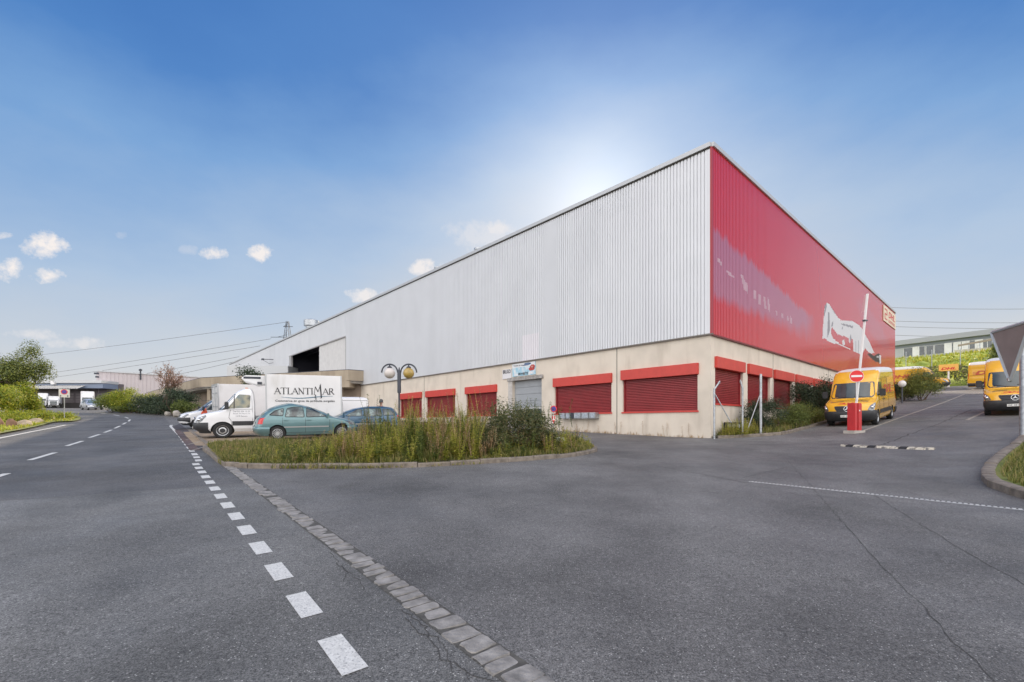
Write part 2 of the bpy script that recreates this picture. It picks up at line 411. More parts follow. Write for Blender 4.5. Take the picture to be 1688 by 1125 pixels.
def axis(a, b, fine0, fine1, f, c):
    out = []; t = a
    while t < b - 1e-6:
        out.append(t); t += f if fine0 <= t < fine1 else c
    out.append(b); return out
def grid_mesh(xs, ys, zf):
    v = [(x, y, zf(x, y)) for y in ys for x in xs]; n = len(xs)
    f = [(j * n + i, j * n + i + 1, (j + 1) * n + i + 1, (j + 1) * n + i) for j in range(len(ys) - 1) for i in range(n - 1)]
    return v, f
GA = Vector((0.01, 2.575, 0)); GD = Vector((-5.75, 7.125, 0)).normalized(); GN = Vector((GD.y, -GD.x, 0))   # cobble gutter line, GN to the yard side
SA, SB = cast(0, 826), cast(410, 797)
SD = (SB - SA); SD.z = 0; SD.normalize(); SN = Vector((-SD.y, SD.x, 0))
def asphalt_sheet(name, m, cuts, label):
    v, f = grid_mesh(axis(-80, 62, -16, 22, .5, 1.6), axis(-8, 92, -2, 26, .5, 1.6), gz)
    bm = bmesh.new(); vs = [bm.verts.new(p) for p in v]
    for q in f: bm.faces.new([vs[k] for k in q])
    for co, no in cuts:
        bmesh.ops.bisect_plane(bm, geom=bm.verts[:] + bm.edges[:] + bm.faces[:], plane_co=co, plane_no=no, clear_outer=True)
    for ve in bm.verts: ve.co.z = gz(ve.co.x, ve.co.y)
    me = bpy.data.meshes.new(name); bm.to_mesh(me); bm.free(); me.materials.append(m)
    o = bpy.data.objects.new(name, me); col.objects.link(o); struct(o, label); return o
asphalt_sheet('forecourt', M_['asphalt_yard'], [(GA, -GN)], 'worn grey asphalt yard in front of the warehouse')
asphalt_sheet('road', M_['asphalt_road'], [(GA, GN), (SA, SN)], 'older speckled asphalt road surface nearest the viewer')
asphalt_sheet('road', M_['asphalt_far'], [(GA, GN), (SA, -SN)], 'darker asphalt road curving away to the left')

v, f = grid_mesh([-1600, -700, -300, -150, -110] + list(range(-100, 101, 5)) + [120, 160, 300, 700, 1600],
                 [-400, -100, -40] + list(range(-20, 121, 5)) + [150, 250, 600, 1800], lambda x, y: gz(x, y) - .3)
mb = MB(); mb.v = v; mb.f = f; mb.m = [0] * len(f)
struct(mb.build('ground', M_['soil'], smooth=60), 'open ground around the site reaching the horizon')

def strip(mb, pts, w, dz, mi=0, step=.4):
    """flat band following the ground along a polyline"""
    P = [Vector((p[0], p[1], 0)) for p in pts]; D = []
    for a, b in zip(P, P[1:]):
        n = max(1, int((b - a).length / step)); D += [a.lerp(b, k / n) for k in range(n)]
    D.append(P[-1]); L = []
    for k, p in enumerate(D):
        d = (D[min(k + 1, len(D) - 1)] - D[max(k - 1, 0)]).normalized(); n = Vector((-d.y, d.x, 0)) * w / 2
        L.append([on(p.x + n.x, p.y + n.y, dz), on(p.x - n.x, p.y - n.y, dz)])
    for a, b in zip(L, L[1:]): mb.face([a[1], b[1], b[0], a[0]], mi)
def pave(mb, pts, dz, mi=0):
    """flat area following the ground, polygon fanned from its centre in rings"""
    P = []
    for a, b in zip(pts, pts[1:] + pts[:1]):
        a = Vector((a[0], a[1], 0)); b = Vector((b[0], b[1], 0)); n = max(1, int((b - a).length / .8)); P += [a.lerp(b, k / n) for k in range(n)]
    c = sum(P, Vector()) / len(P); K = 10
    for k in range(K):
        for i in range(len(P)):
            a, b = P[i], P[(i + 1) % len(P)]
            q = [c.lerp(a, k / K), c.lerp(a, (k + 1) / K), c.lerp(b, (k + 1) / K), c.lerp(b, k / K)]
            if k == 0: q = q[1:]
            mb.face([on(p.x, p.y, dz) for p in q], mi)

# edge dashes beside the gutter, 0.5 m long every 0.86 m, then a solid line
mb = MB(); d0 = Vector((-1.03, 2.757, 0)); dd = (Vector((-6.1, 9.16, 0)) - d0).normalized()
for k in range(-2, 14):
    c = d0 + dd * (.872 * k); a, b = c - dd * .24, c + dd * .24; strip(mb, [a, b], .15, .005)
e = d0 + dd * (.872 * 17)
q = [cast(u, v) for u, v in ((328, 761), (322, 751), (313, 740), (305, 730), (299, 722), (291, 713))]
for a, b in zip(q, q[1:]):
    for t in (0, .5): strip(mb, [a.lerp(b, t), a.lerp(b, t + .27)], .15, .005)
strip(mb, [cast(292, 714), cast(285, 707), cast(281, 703), cast(283, 701)], .16, .005)
struct(mb.build('edge_line_marking', M_['marking']), 'short white dashes along the side of the road')
mb = MB()
for (a, b, c, d_) in ((-38, 797, 12, 781), (49, 759, 91, 746.5), (110, 735.5, 136, 727.5), (147, 722, 164, 716.5), (172, 713.5, 184, 709), (189, 706.5, 198, 702.5), (202, 700, 208, 697), (212, 695, 214.5, 692), (212, 690, 206, 688), (197, 686, 187, 684), (176, 682.5, 166, 681.5)):
    strip(mb, [cast(a, b), cast(c, d_)], .14, .005)
struct(mb.build('centre_line_marking', M_['marking']), 'broken white centre line curving to the left')
mb = MB(); strip(mb, [cast(-120, 752), cast(-40, 732), cast(0, 722.5), cast(55, 711.5), cast(108, 701)], .14, .005)
struct(mb.build('border_line_marking', M_['marking']), 'solid white line on the far side of the road')
mb = MB()
for pl in (((1419, 712), (1500, 683), (1590, 650)), ((1474, 684), (1512, 683.5)), ((1479, 668), (1531, 668)), ((1520, 658), (1562, 657.5)), ((1594, 692.7), (1622, 680)), ((1594, 692.7), (1640, 692.9))):
    strip(mb, [cast(*p) for p in pl], .12, .005)
struct(mb.build('parking_line_marking', M_['old_marking']), 'faded cream parking bay lines on the ramp')

# cracks and joints
rc = random.Random(3)
def crack(mb, pix, w, jag, dz=.003, step=.12, cs=cast):
    P = [cs(*p) for p in pix]; D = []
    for a, b in zip(P, P[1:]):
        n = max(1, int((b - a).length / step))
        for k in range(n): D.append(a.lerp(b, k / n) + Vector((rc.gauss(0, jag), rc.gauss(0, jag), 0)))
    D.append(P[-1])
    for a, b in zip(D, D[1:]): strip(mb, [a, b], w * rc.uniform(.4, 1.3), dz, step=5)
mb = MB()
crack(mb, [(1300, 761), (1326, 790), (1346, 812), (1387, 859), (1428, 904), (1460, 940), (1497, 977), (1526, 1004), (1570, 1058), (1603, 1087), (1640, 1125)], .009, .010)
crack(mb, [(1444, 818), (1489, 847), (1534, 875), (1587, 908), (1636, 936), (1688, 965)], .009, .010)
crack(mb, [(1225, 788), (1300, 770)], .015, .01)
crack(mb, [(1080, 768), (1240, 798)], .02, .008)
crack(mb, [(1440, 739), (1500, 716), (1545, 700), (1600, 676)], .05, .03)
for p in ([(535, 885), (548, 915), (556, 930), (585, 950), (600, 972)], [(665, 1005), (705, 1040), (730, 1085), (760, 1100), (775, 1125)], [(740, 1025), (785, 1040), (800, 1062)], [(672, 1020), (690, 1045), (720, 1050), (738, 1078), (745, 1110)], [(560, 928), (572, 945), (566, 960)], [(765, 1100), (790, 1120), (830, 1122)]):
    crack(mb, p, .007, .012, step=.05)
struct(mb.build('asphalt_crack', M_['crack']), 'thin dark cracks and joints in the asphalt')
mb = MB(); crack(mb, [(0, 826), (180, 815), (340, 802), (409, 797)], .05, .006, dz=.0035)
crack(mb, [(1000, 765.5), (1080, 778), (1200, 790)], .02, .003, dz=.0035)
struct(mb.build('asphalt_joint', M_['seam']), 'pale joint between two road surfaces')

# cobble gutter
mb = MB(); rg = random.Random(11); t = -1.6
Lend = (cast(372, 768).xy - GA.xy).length
while t < Lend:
    ln = rg.uniform(.11, .20); w = rg.uniform(.19, .225) / 2; off = rg.gauss(0, .009)
    if t < -.2 or rg.random() > .02:
        c = GA + GD * (t + ln / 2) + GN * off
        pts = []
        sh_ = rg.gauss(0, .10); lj = rg.gauss(0, .06)
        for px, py in ((-1, -.82), (-.88, -1), (-.3, -1), (.3, -1), (.88, -1), (1, -.82), (1, 0), (1, .82), (.88, 1), (.3, 1), (-.3, 1), (-.88, 1), (-1, .82), (-1, 0)):
            px, py = px * rg.uniform(.9, 1.04) + py * sh_ + lj, py * rg.uniform(.93, 1.05)
            pts.append(c + GD * px * (ln / 2 - .003) + GN * py * w)
        h = rg.uniform(.006, .013); tl = rg.gauss(0, .004)
        top = [on(p.x, p.y, h + tl * (1 if k < 7 else -1)) for k, p in enumerate([c.lerp(p, .93) for p in pts])]
        bot = [on(p.x, p.y, -.01) for p in pts]
        mb.face(top)
        for k in range(14): mb.face([bot[k], bot[(k + 1) % 14], top[(k + 1) % 14], top[k]])
    t += ln + rg.uniform(.0, .012)
struct(mb.build('cobble_gutter', M_['cobble'], smooth=50), 'row of worn grey stone setts between road and yard')
mb = MB(); strip(mb, [GA + GD * -1.7, GA + GD * Lend], .225, .0045, step=.1)
struct(mb.build('gutter_bedding', mat('mortar', (.085, .08, .072), .95, noise=.3, nscale=20)), 'dark mortar bed under the stone setts')

# slotted drain
mb = MB(); A, B = cast(1235, 794), cast(1800, 852); d = (B - A).normalized(); n = Vector((-d.y, d.x, 0)); L = (B - A).length
strip(mb, [A, B], .13, .004, 0)
k = .03
while k < L:
    c = A + d * k; strip(mb, [c - n * .035, c + n * .035], .022, .0075, 1, step=1); k += .062
struct(mb.build('drain_channel', [mat('drain_steel', (.5, .49, .47), .55, noise=.15, nscale=8), M_['crack']]), 'pale slotted drain channel crossing the yard')

# parking bay paving at the roadside
mb = MB(); pave(mb, [cast(*p) for p in ((352, 744), (321, 742), (284, 704), (296, 699), (330, 722))], .006)
struct(mb.build('bay_paving', M_['patch']), 'dark patched parking bay beside the road')
mb = MB(); strip(mb, [cast(322, 743), cast(303, 722), cast(292, 710)], .28, .010)
struct(mb.build('bay_border', M_['red_asphalt']), 'reddish strip along the parking bay')
mb = MB()
for pl in (((310, 733.5), (334, 728)), ((317, 743), (344, 736)), ((306, 726), (311, 725))): strip(mb, [cast(*p) for p in pl], .07, .014)
struct(mb.build('bay_line_marking', M_['old_marking']), 'thin pale lines on the parking bay')
mb = MB(); pave(mb, [on(-11.9, 17.0), on(-18.6, 25.8), on(-8, 33), on(-2.0, 29), on(-1.5, 18.3), on(-4, 18.2)], .008)
struct(mb.build('gravel_lot', M_['gravel']), 'sandy paved lot under the parked vehicles')
mb = MB()
def kerb_run(mb, pts, w=.15, h=.12, seg=1.0, closed=False):
    P = [Vector((p[0], p[1], 0)) for p in pts]
    if closed: P.append(P[0])
    # resample
    D = [P[0]]; need = seg
    for a, b in zip(P, P[1:]):
        l = (b - a).length; t = need
        while t <= l: D.append(a.lerp(b, t / l)); t += seg
        need = t - l
    if (D[-1] - P[-1]).length > seg * .3: D.append(P[-1])
    rk = random.Random(5)
    for a, b in zip(D, D[1:]):
        d = (b - a).normalized(); n = Vector((-d.y, d.x, 0)) * w / 2; a2, b2 = a + d * .004, b - d * .004; hh = h + rk.uniform(-.012, .012)
        sec = []
        for p in (a2, b2):
            sec.append([on(p.x + n.x, p.y + n.y, -.05), on(p.x + n.x, p.y + n.y, hh - .02), on(p.x + n.x * .75, p.y + n.y * .75, hh), on(p.x - n.x * .75, p.y - n.y * .75, hh), on(p.x - n.x, p.y - n.y, hh - .02), on(p.x - n.x, p.y - n.y, -.05)])
        s0, s1 = sec
        for k in range(5): mb.face([s0[k], s0[k + 1], s1[k + 1], s1[k]])
        mb.face(s0[::-1]); mb.face(s1)
def smooth_loop(pts, n=8, closed=True):
    out = []; N = len(pts)
    for i in range(N if closed else N - 1):
        p0, p1, p2, p3 = (pts[(i - 1) % N], pts[i], pts[(i + 1) % N], pts[(i + 2) % N]) if closed else (pts[max(i - 1, 0)], pts[i], pts[i + 1], pts[min(i + 2, N - 1)])
        for k in range(n):
            t = k / n
            out.append(Vector([.5 * (2 * p1[j] + (p2[j] - p0[j]) * t + (2 * p0[j] - 5 * p1[j] + 4 * p2[j] - p3[j]) * t * t + (-p0[j] + 3 * p1[j] - 3 * p2[j] + p3[j]) * t ** 3) for j in range(2)] + [0]))
    if not closed: out.append(Vector((pts[-1][0], pts[-1][1], 0)))
    return out
ISL = [cast(377, 769).xy, cast(430, 772).xy, cast(520, 772.5).xy, cast(600, 772).xy, cast(700, 769.5).xy, cast(800, 764).xy, cast(900, 757).xy, cast(955, 751).xy, cast(982, 743).xy, cast(965, 735).xy, (2.2, 18.3), (-1, 18.1), (-6, 17.6), (-9.5, 17.2), cast(343, 738).xy, cast(352, 752).xy]
ISL = smooth_loop(ISL, 6)
kerb_run(mb, ISL, .16, .11, .8, True)
kerb_run(mb, [on(-11.6, 17.4), on(-15.4, 22.3), on(-19.2, 27.2)], .15, .05, 1.0)
RISL = smooth_loop([cast(1720, 712).xy, cast(1676, 738).xy, cast(1652, 756).xy, cast(1632, 776).xy, cast(1629, 790).xy, cast(1640, 803).xy, cast(1672, 815).xy, cast(1720, 828).xy, cast(1850, 850).xy, cast(1900, 720).xy], 6)
kerb_run(mb, RISL, .2, .14, .8, True)
struct(mb.build('kerb', M_['kerb'], smooth=40), 'weathered stone kerbs around the planted islands')
mb = MB(); pave(mb, [tuple(p) for p in ISL], .10); struct(mb.build('island_soil', M_['soil']), 'earth bed of the planted traffic island')
mb = MB(); pave(mb, [tuple(p) for p in RISL], .11); struct(mb.build('island_soil', M_['verge']), 'earth bed of the island at the right edge')
VERGE = smooth_loop([cast(-200, 762).xy, cast(-60, 733).xy, cast(0, 718).xy, cast(40, 710).xy, cast(70, 703).xy, cast(90, 697.5).xy, cast(120, 696).xy, cast(133, 692).xy, cast(126, 687).xy, cast(90, 684).xy, (-62, 50), (-76, 40)], 5)
mb = MB(); pave(mb, [tuple(p) for p in VERGE], .10); struct(mb.build('roadside_verge', M_['verge']), 'dry grassy verge on the far side of the road')
# ================================================================ warehouse
P0 = Vector((.436 * 20.4, 20.4, 0)); WR = math.atan2(.671, .7415)
DR = Vector((.7415, .671, 0)); DL = Vector((-.671, .7415, 0))
def WW(x, y, z=0): return P0 + DR * x + DL * y + Vector((0, 0, z))
def LY(u): r = (u - CU) / F; return 1.348 * 20.4 * (.436 - r) / (.904 + r)
def RX(u): r = (u - CU) / F; return 1.4927 * 20.4 * (r - .436) / (1.105 - r)
def LZ(u, v): return H + (CV - v) / F * (20.4 + LY(u) * .7418)
def RZ(u, v): return H + (CV - v) / F * (20.4 + RX(u) * .671)
wh = empty('warehouse', P0, WR, 'long warehouse with silver and red ribbed metal upper walls over a beige base', 'warehouse')
M_['render'] = mat('render', (.6, .52, .41), .9, colors=[(.3, (.62, .55, .46)), (.55, (.70, .62, .52)), (.75, (.73, .655, .555))], nscale=.9, bump=.25, bscale=50, detail=6, stain=((1.5, 1.5, .25), .56, .82, (.50, .43, .35)))
M_['clad_silver'] = mat('clad_silver', (.68, .69, .71), .45, metal=.15, noise=.025, nscale=.6, stain=((.5, .5, .12), .5, .8, (.63, .64, .66)))
M_['shutter_red'] = mat('shutter_red', (.27, .028, .032), .38, noise=.12, nscale=3)
M_['box_red'] = mat('box_red', (.56, .055, .04), .45, noise=.06, nscale=4)
M_['trim_grey'] = mat('trim_grey', (.50, .51, .52), .45, metal=.3)
M_['dark_joint_shadow'] = mat('dark_joint_shadow', (.05, .045, .04), .9)
M_['grey_door'] = mat('grey_door', (.33, .35, .37), .5, noise=.05, nscale=2)
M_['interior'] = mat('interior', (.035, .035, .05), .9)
# red cladding with a pale violet printed trail; its outline belongs to the wall
def red_clad():
    m = mat('clad_red', (.5, .02, .03), .2, coat=.5); nt = m.node_tree; b = nt.nodes['Principled BSDF']; L = nt.links
    t = nt.nodes.new('ShaderNodeTexCoord'); s = nt.nodes.new('ShaderNodeSeparateXYZ'); L.new(t.outputs['Object'], s.inputs[0])
    def mth(op, a, b_=None, clamp=False):
        n = nt.nodes.new('ShaderNodeMath'); n.operation = op; n.use_clamp = clamp
        for i, q in enumerate((a, b_)):
            if q is None: continue
            if isinstance(q, (int, float)): n.inputs[i].default_value = q
            else: L.new(q, n.inputs[i])
        return n.outputs[0]
    def noise(sc, scale3=(1, 1, 1), det=4):
        mp = nt.nodes.new('ShaderNodeMapping'); mp.inputs['Scale'].default_value = scale3; L.new(t.outputs['Object'], mp.inputs['Vector'])
        n = nt.nodes.new('ShaderNodeTexNoise'); n.inputs['Scale'].default_value = sc; n.inputs['Detail'].default_value = det; L.new(mp.outputs[0], n.inputs['Vector']); return n.outputs['Fac']
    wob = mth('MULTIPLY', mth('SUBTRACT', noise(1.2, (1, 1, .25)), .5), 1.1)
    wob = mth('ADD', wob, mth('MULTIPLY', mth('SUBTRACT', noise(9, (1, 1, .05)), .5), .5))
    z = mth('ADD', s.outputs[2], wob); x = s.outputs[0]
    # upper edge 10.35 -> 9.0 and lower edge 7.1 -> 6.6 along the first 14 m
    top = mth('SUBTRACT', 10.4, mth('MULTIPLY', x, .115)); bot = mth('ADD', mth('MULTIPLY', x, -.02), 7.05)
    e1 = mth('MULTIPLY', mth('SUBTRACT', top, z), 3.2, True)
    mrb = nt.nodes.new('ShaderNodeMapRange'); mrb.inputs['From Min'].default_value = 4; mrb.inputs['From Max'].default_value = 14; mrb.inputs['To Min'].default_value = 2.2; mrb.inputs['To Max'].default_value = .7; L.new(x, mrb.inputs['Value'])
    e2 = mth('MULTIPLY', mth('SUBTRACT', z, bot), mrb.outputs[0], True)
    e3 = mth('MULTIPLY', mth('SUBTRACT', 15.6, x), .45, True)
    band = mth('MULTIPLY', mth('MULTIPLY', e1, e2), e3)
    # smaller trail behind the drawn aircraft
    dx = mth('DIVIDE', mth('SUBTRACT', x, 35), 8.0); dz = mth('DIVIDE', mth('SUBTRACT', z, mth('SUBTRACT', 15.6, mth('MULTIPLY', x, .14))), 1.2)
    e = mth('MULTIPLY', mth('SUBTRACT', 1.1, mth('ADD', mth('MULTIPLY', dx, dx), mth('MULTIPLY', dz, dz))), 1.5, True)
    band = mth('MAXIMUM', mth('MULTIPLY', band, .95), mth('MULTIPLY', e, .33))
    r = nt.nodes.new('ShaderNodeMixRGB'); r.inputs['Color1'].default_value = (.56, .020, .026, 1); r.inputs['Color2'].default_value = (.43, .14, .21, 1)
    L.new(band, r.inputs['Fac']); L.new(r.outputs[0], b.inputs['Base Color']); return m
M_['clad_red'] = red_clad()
ZB, ZT = 5.54, 13.85
def cut_wall(mb, L0, L1, z0, z1, ops, put, depth, mi=0, step=3.0):
    """wall sheet with rectangular openings and reveals; put(s, z, d) gives a point d metres inside the face"""
    xs = sorted(set([L0, L1] + [o[0] for o in ops] + [o[1] for o in ops])); k = L0
    while k < L1: xs.append(k); k += step
    xs = sorted(set(round(x, 4) for x in xs if L0 <= x <= L1)); zs = sorted(set([z0, z1] + [o[2] for o in ops] + [o[3] for o in ops]))
    for a, b in zip(xs, xs[1:]):
        for c, d in zip(zs, zs[1:]):
            mx, mz = (a + b) / 2, (c + d) / 2
            if any(o[0] < mx < o[1] and o[2] < mz < o[3] for o in ops): continue
            mb.face([put(a, c, 0), put(b, c, 0), put(b, d, 0), put(a, d, 0)], mi)
    for (a, b, c, d) in ops:
        mb.face([put(a, c, 0), put(a, d, 0), put(a, d, depth), put(a, c, depth)], mi); mb.face([put(b, c, 0), put(b, d, 0), put(b, d, depth), put(b, c, depth)], mi)
        mb.face([put(a, c, 0), put(b, c, 0), put(b, c, depth), put(a, c, depth)], mi); mb.face([put(a, d, 0), put(b, d, 0), put(b, d, depth), put(a, d, depth)], mi)
pl = lambda s, z, d: (d, s, z)            # left front: face at x = 0
pr = lambda s, z, d: (s, d, z)            # right front: face at y = 0
# windows of the left front (from, to, bottom, top), the last value of each from the photograph
WL = [(LY(1150), LY(1026.5), 2.10, 4.25), (LY(1008), LY(914.5), 2.10, 4.18), (LY(819), LY(769), 2.1, 4.18), (LY(750.5), LY(703.5), 2.1, 4.18), (LY(695.5), LY(660), 2.1, 4.18)]
DO = (LY(893), LY(845), .6, 4.32)
WRr = [(.30, 2.42 * 1.0 + 1.1), ]
WRt = [(.42 + 3.73 * k, .42 + 3.73 * k + 3.12, 2.42, 4.52) for k in range(6)]
mb = MB(); cut_wall(mb, 0, 101, -.6, ZB, WL + [DO], pl, .32)
cut_wall(mb, 0, 45.7, -.6, ZB, WRt, pr, .32)
mb.face([(0, 101, -.6), (45.7, 101, -.6), (45.7, 101, ZB), (0, 101, ZB)]); mb.face([(45.7, 0, -.6), (45.7, 101, -.6), (45.7, 101, ZB), (45.7, 0, ZB)])
mb.build('base_wall', M_['render'], wh)
for y in (LY(1017), LY(699.5)): mb = MB(); mb.box(-.006, .02, y - .018, y + .018, -.4, ZB); mb.build('wall_joint', M_['dark_joint_shadow'], wh)
for x in (7.77, 19.0): mb = MB(); mb.box(x - .015, x + .015, -.006, .02, -.4, ZB); mb.build('wall_joint', M_['dark_joint_shadow'], wh)

def shutter(P, a, b, z0, z1, side):
    """rolling shutter: ribbed slats, guide rails, sill and the red housing above"""
    put = (lambda s, z, d: (d, s, z)) if side == 'l' else (lambda s, z, d: (s, d, z))
    m = MB(); n = int((z1 - z0) / .082); h = (z1 - z0) / n
    for k in range(n):
        zz = z0 + k * h
        m.face([put(a, zz, .2), put(b, zz, .2), put(b, zz + h * .22, .165), put(a, zz + h * .22, .165)])
        m.face([put(a, zz + h * .22, .165), put(b, zz + h * .22, .165), put(b, zz + h * .8, .165), put(a, zz + h * .8, .165)])
        m.face([put(a, zz + h * .8, .165), put(b, zz + h * .8, .165), put(b, zz + h, .2), put(a, zz + h, .2)])
    o = m.build('roller_shutter', M_['shutter_red'], P)
    m = MB()
    def bx(s0, s1, d0, d1, c0, c1):
        if side == 'l': m.box(d0, d1, s0, s1, c0, c1)
        else: m.box(s0, s1, d0, d1, c0, c1)
    bx(a - .06, b + .06, -.13, .20, z1 - .48, z1 + .03); m.build('shutter_box', M_['box_red'], o, bevel=.008)
    for e0 in (a + .002, b - .06): m = MB(); bx(e0, e0 + .058, .10, .17, z0, z1 - .5); m.build('guide_rail', M_['shutter_red'], o)
    m = MB(); bx(a - .05, b + .05, -.05, .18, z0 - .06, z0 + .012); m.build('window_sill', M_['box_red'], o)
for w in WL: shutter(wh, *w, 'l')
for w in WRt: shutter(wh, *w, 'r')
# loading door with glazed lower part
a, b, z0, z1 = DO
m = MB(); n = 4
for k in range(4): m.box(.20, .26, a, b, 2.55 + k * .44, 2.55 + (k + 1) * .44 - .012)
door = m.build('sectional_door', M_['grey_door'], wh, bevel=.006)
m = MB()
w = (b - a) / 3
for k in range(3): m.box(.225, .235, a + k * w + .1, a + (k + 1) * w - .1, 1.95, 2.42)
m.build('door_window', M_['glass_dark'], door)
m = MB(); m.box(.20, .26, a, b, .6, 1.93); m.box(.2, .26, a, b, 2.45, 2.545)
for k in range(4): x = a + k * w; m.box(.201, .259, max(a, x - .1), min(b, x + .1), 1.93, 2.45)
m.build('door_rail', mat('door_white', (.6, .6, .58), .5), door)
m = MB(); m.box(-.10, .10, a - .15, b + .42, z1, z1 + .22); m.build('door_canopy', mat('weathered_steel', (.32, .30, .28), .7, noise=.3, nscale=6), wh)
m = MB(); m.box(-.03, .2, b + .01, b + .40, .5, z1 - .004); m.build('door_jamb', mat('jamb', (.52, .49, .46), .8, noise=.12, nscale=5), wh)

# ribbed metal
PIT = .165
def rib_profile(L0, L1):
    out = []; k = L0
    while k < L1 - .01:
        for dx, d in ((0, 0), (.104, 0), (.114, .048), (.155, .048)): out.append((min(k + dx, L1), d))
        k += PIT
    out.append((L1, 0)); return out
def clad(mb, prof, z0, z1, put, rows=None, mf=None):
    zs = rows or [z0, z1]
    for (a, da), (b, db) in zip(prof, prof[1:]):
        if b - a < 1e-5: continue
        for c, d in zip(zs, zs[1:]):
            mi = mf((a + b) / 2, (c + d) / 2) if mf else 0
            mb.face([put(a, c, da), put(b, c, db), put(b, d, db), put(a, d, da)], mi)
OPL = (LY(571), LY(478), 7.3, 11.12)
put_l = lambda s, z, d: (-.08 + d, s, z)
mb = MB()
pA = rib_profile(.12, OPL[0]); pB = rib_profile(OPL[0], OPL[1]); pC = rib_profile(OPL[1], 101)
clad(mb, pA, ZB, ZT, put_l); clad(mb, pB, OPL[3], ZT, put_l); clad(mb, pB, ZB, OPL[2], put_l); clad(mb, pC, ZB, ZT, put_l)
mb.box(-.075, .0, .0, .12, ZB, ZT)
mb.build('silver_cladding', M_['clad_silver'], wh)
ya_, yb_ = round(LY(891) / PIT) * PIT, round(LY(866) / PIT) * PIT
mb = MB(); clad(mb, rib_profile(ya_ + .12, yb_ + .12), ZB, LZ(878, 551), lambda s, z, d: (-.084 + d, s, z)); mb.build('replaced_sheet', mat('clad_pale', (.74, .72, .75), .5), wh)
def poly_in(p, x, z):
    c = False; n = len(p)
    for i in range(n):
        x0, z0 = p[i]; x1, z1 = p[(i + 1) % n]
        if (z0 > z) != (z1 > z) and x < (x1 - x0) * (z - z0) / (z1 - z0) + x0: c = not c
    return c
def mur(pts): return [(RX(1340 + a / 7.5), RZ(1340 + a / 7.5, 470 + b / 7.5)) for a, b in pts]
white = [mur([(155, 215), (180, 235), (235, 320), (290, 400), (330, 440), (400, 445), (480, 450), (540, 485), (590, 540), (620, 590), (650, 650), (690, 720), (720, 790), (745, 840), (700, 850), (660, 820), (630, 780), (600, 850), (560, 860), (520, 835), (485, 815), (480, 680), (440, 660), (380, 640), (290, 615), (255, 570), (215, 520), (205, 600), (230, 660), (290, 710), (350, 755), (440, 790), (455, 805), (370, 775), (250, 725), (160, 690), (130, 660), (100, 665), (110, 480), (125, 300)]),
         mur([(345, 690), (370, 675), (384, 740), (350, 755)]), mur([(425, 650), (447, 650), (445, 720), (432, 710)]), mur([(805, 865), (830, 872), (828, 975), (812, 975)]), mur([(775, 880), (800, 885), (795, 905), (775, 900)])]
grey = [mur([(170, 340), (187, 340), (194, 560), (160, 665)]), mur([(330, 475), (480, 510), (482, 538), (340, 495)]), mur([(130, 262), (157, 232), (150, 290), (118, 420)]), mur([(208, 520), (218, 470), (236, 440), (232, 510)]), mur([(440, 660), (452, 600), (462, 690), (448, 690)]), mur([(596, 650), (606, 650), (608, 800), (598, 800)]), mur([(512, 690), (518, 690), (520, 830), (512, 830)]), mur([(545, 690), (551, 690), (553, 850), (546, 850)]),mur([(190, 250), (215, 285), (290, 400), (240, 340)]), mur([(340, 545), (352, 510), (358, 515), (350, 550)])]
black = [mur([(655, 850), (700, 850), (740, 880), (790, 850), (820, 862), (812, 968), (760, 950), (700, 905)])]
def mz(pts): return [(RX(a), RZ(a, b)) for a, b in pts]
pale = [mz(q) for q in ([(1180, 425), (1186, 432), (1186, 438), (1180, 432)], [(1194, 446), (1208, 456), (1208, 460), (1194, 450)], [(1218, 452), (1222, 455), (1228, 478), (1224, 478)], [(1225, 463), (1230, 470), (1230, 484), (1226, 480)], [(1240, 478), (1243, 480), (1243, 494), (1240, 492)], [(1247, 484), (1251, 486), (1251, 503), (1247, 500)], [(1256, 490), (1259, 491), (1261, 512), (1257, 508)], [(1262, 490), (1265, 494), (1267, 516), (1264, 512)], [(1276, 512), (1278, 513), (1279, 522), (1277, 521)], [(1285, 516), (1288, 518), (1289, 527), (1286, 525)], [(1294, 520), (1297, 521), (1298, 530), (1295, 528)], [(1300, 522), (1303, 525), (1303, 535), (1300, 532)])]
streak = mur([(620, 120), (641, 130), (628, 330), (585, 345)])
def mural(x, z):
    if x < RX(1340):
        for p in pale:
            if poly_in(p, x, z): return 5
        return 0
    if x > RX(1452): return 0
    if poly_in(streak, x, z): return 4
    for p in grey:
        if poly_in(p, x, z): return 2
    for p in white:
        if poly_in(p, x, z): return 1
    for p in black:
        if poly_in(p, x, z): return 3
    return 0
mb = MB(); put_r = lambda s, z, d: (s, -.08 + d, z)
xa, xb = 0.0, RX(1453)
rows = [ZB - .02 + (ZT - ZB + .02) * k / 95 for k in range(96)]
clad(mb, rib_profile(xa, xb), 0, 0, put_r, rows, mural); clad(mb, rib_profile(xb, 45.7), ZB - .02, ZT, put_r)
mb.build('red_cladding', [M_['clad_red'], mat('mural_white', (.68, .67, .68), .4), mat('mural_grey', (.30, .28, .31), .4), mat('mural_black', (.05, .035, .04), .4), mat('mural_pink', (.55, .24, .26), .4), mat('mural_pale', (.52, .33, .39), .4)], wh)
mb = MB(); mb.box(-.09, .06, -.085, .0, ZB - .02, ZT + .0)
mb.build('corner_trim', mat('corner_red', (.35, .02, .03), .35), wh)
mb = MB()
mb.box(-.16, -.04, -.03, 101.1, ZT, ZT + .21); mb.box(-.04, 45.85, -.16, -.02, ZT, ZT + .21)
mb.build('roof_fascia', M_['trim_grey'], wh, bevel=.01)
mb = MB(); mb.box(-.12, -.005, 0.0, 101, ZT - .055, ZT - .003); mb.build('eaves_shadow', M_['dark_joint_shadow'], wh)  # dark strip painted in as the shadow under the roof fascia
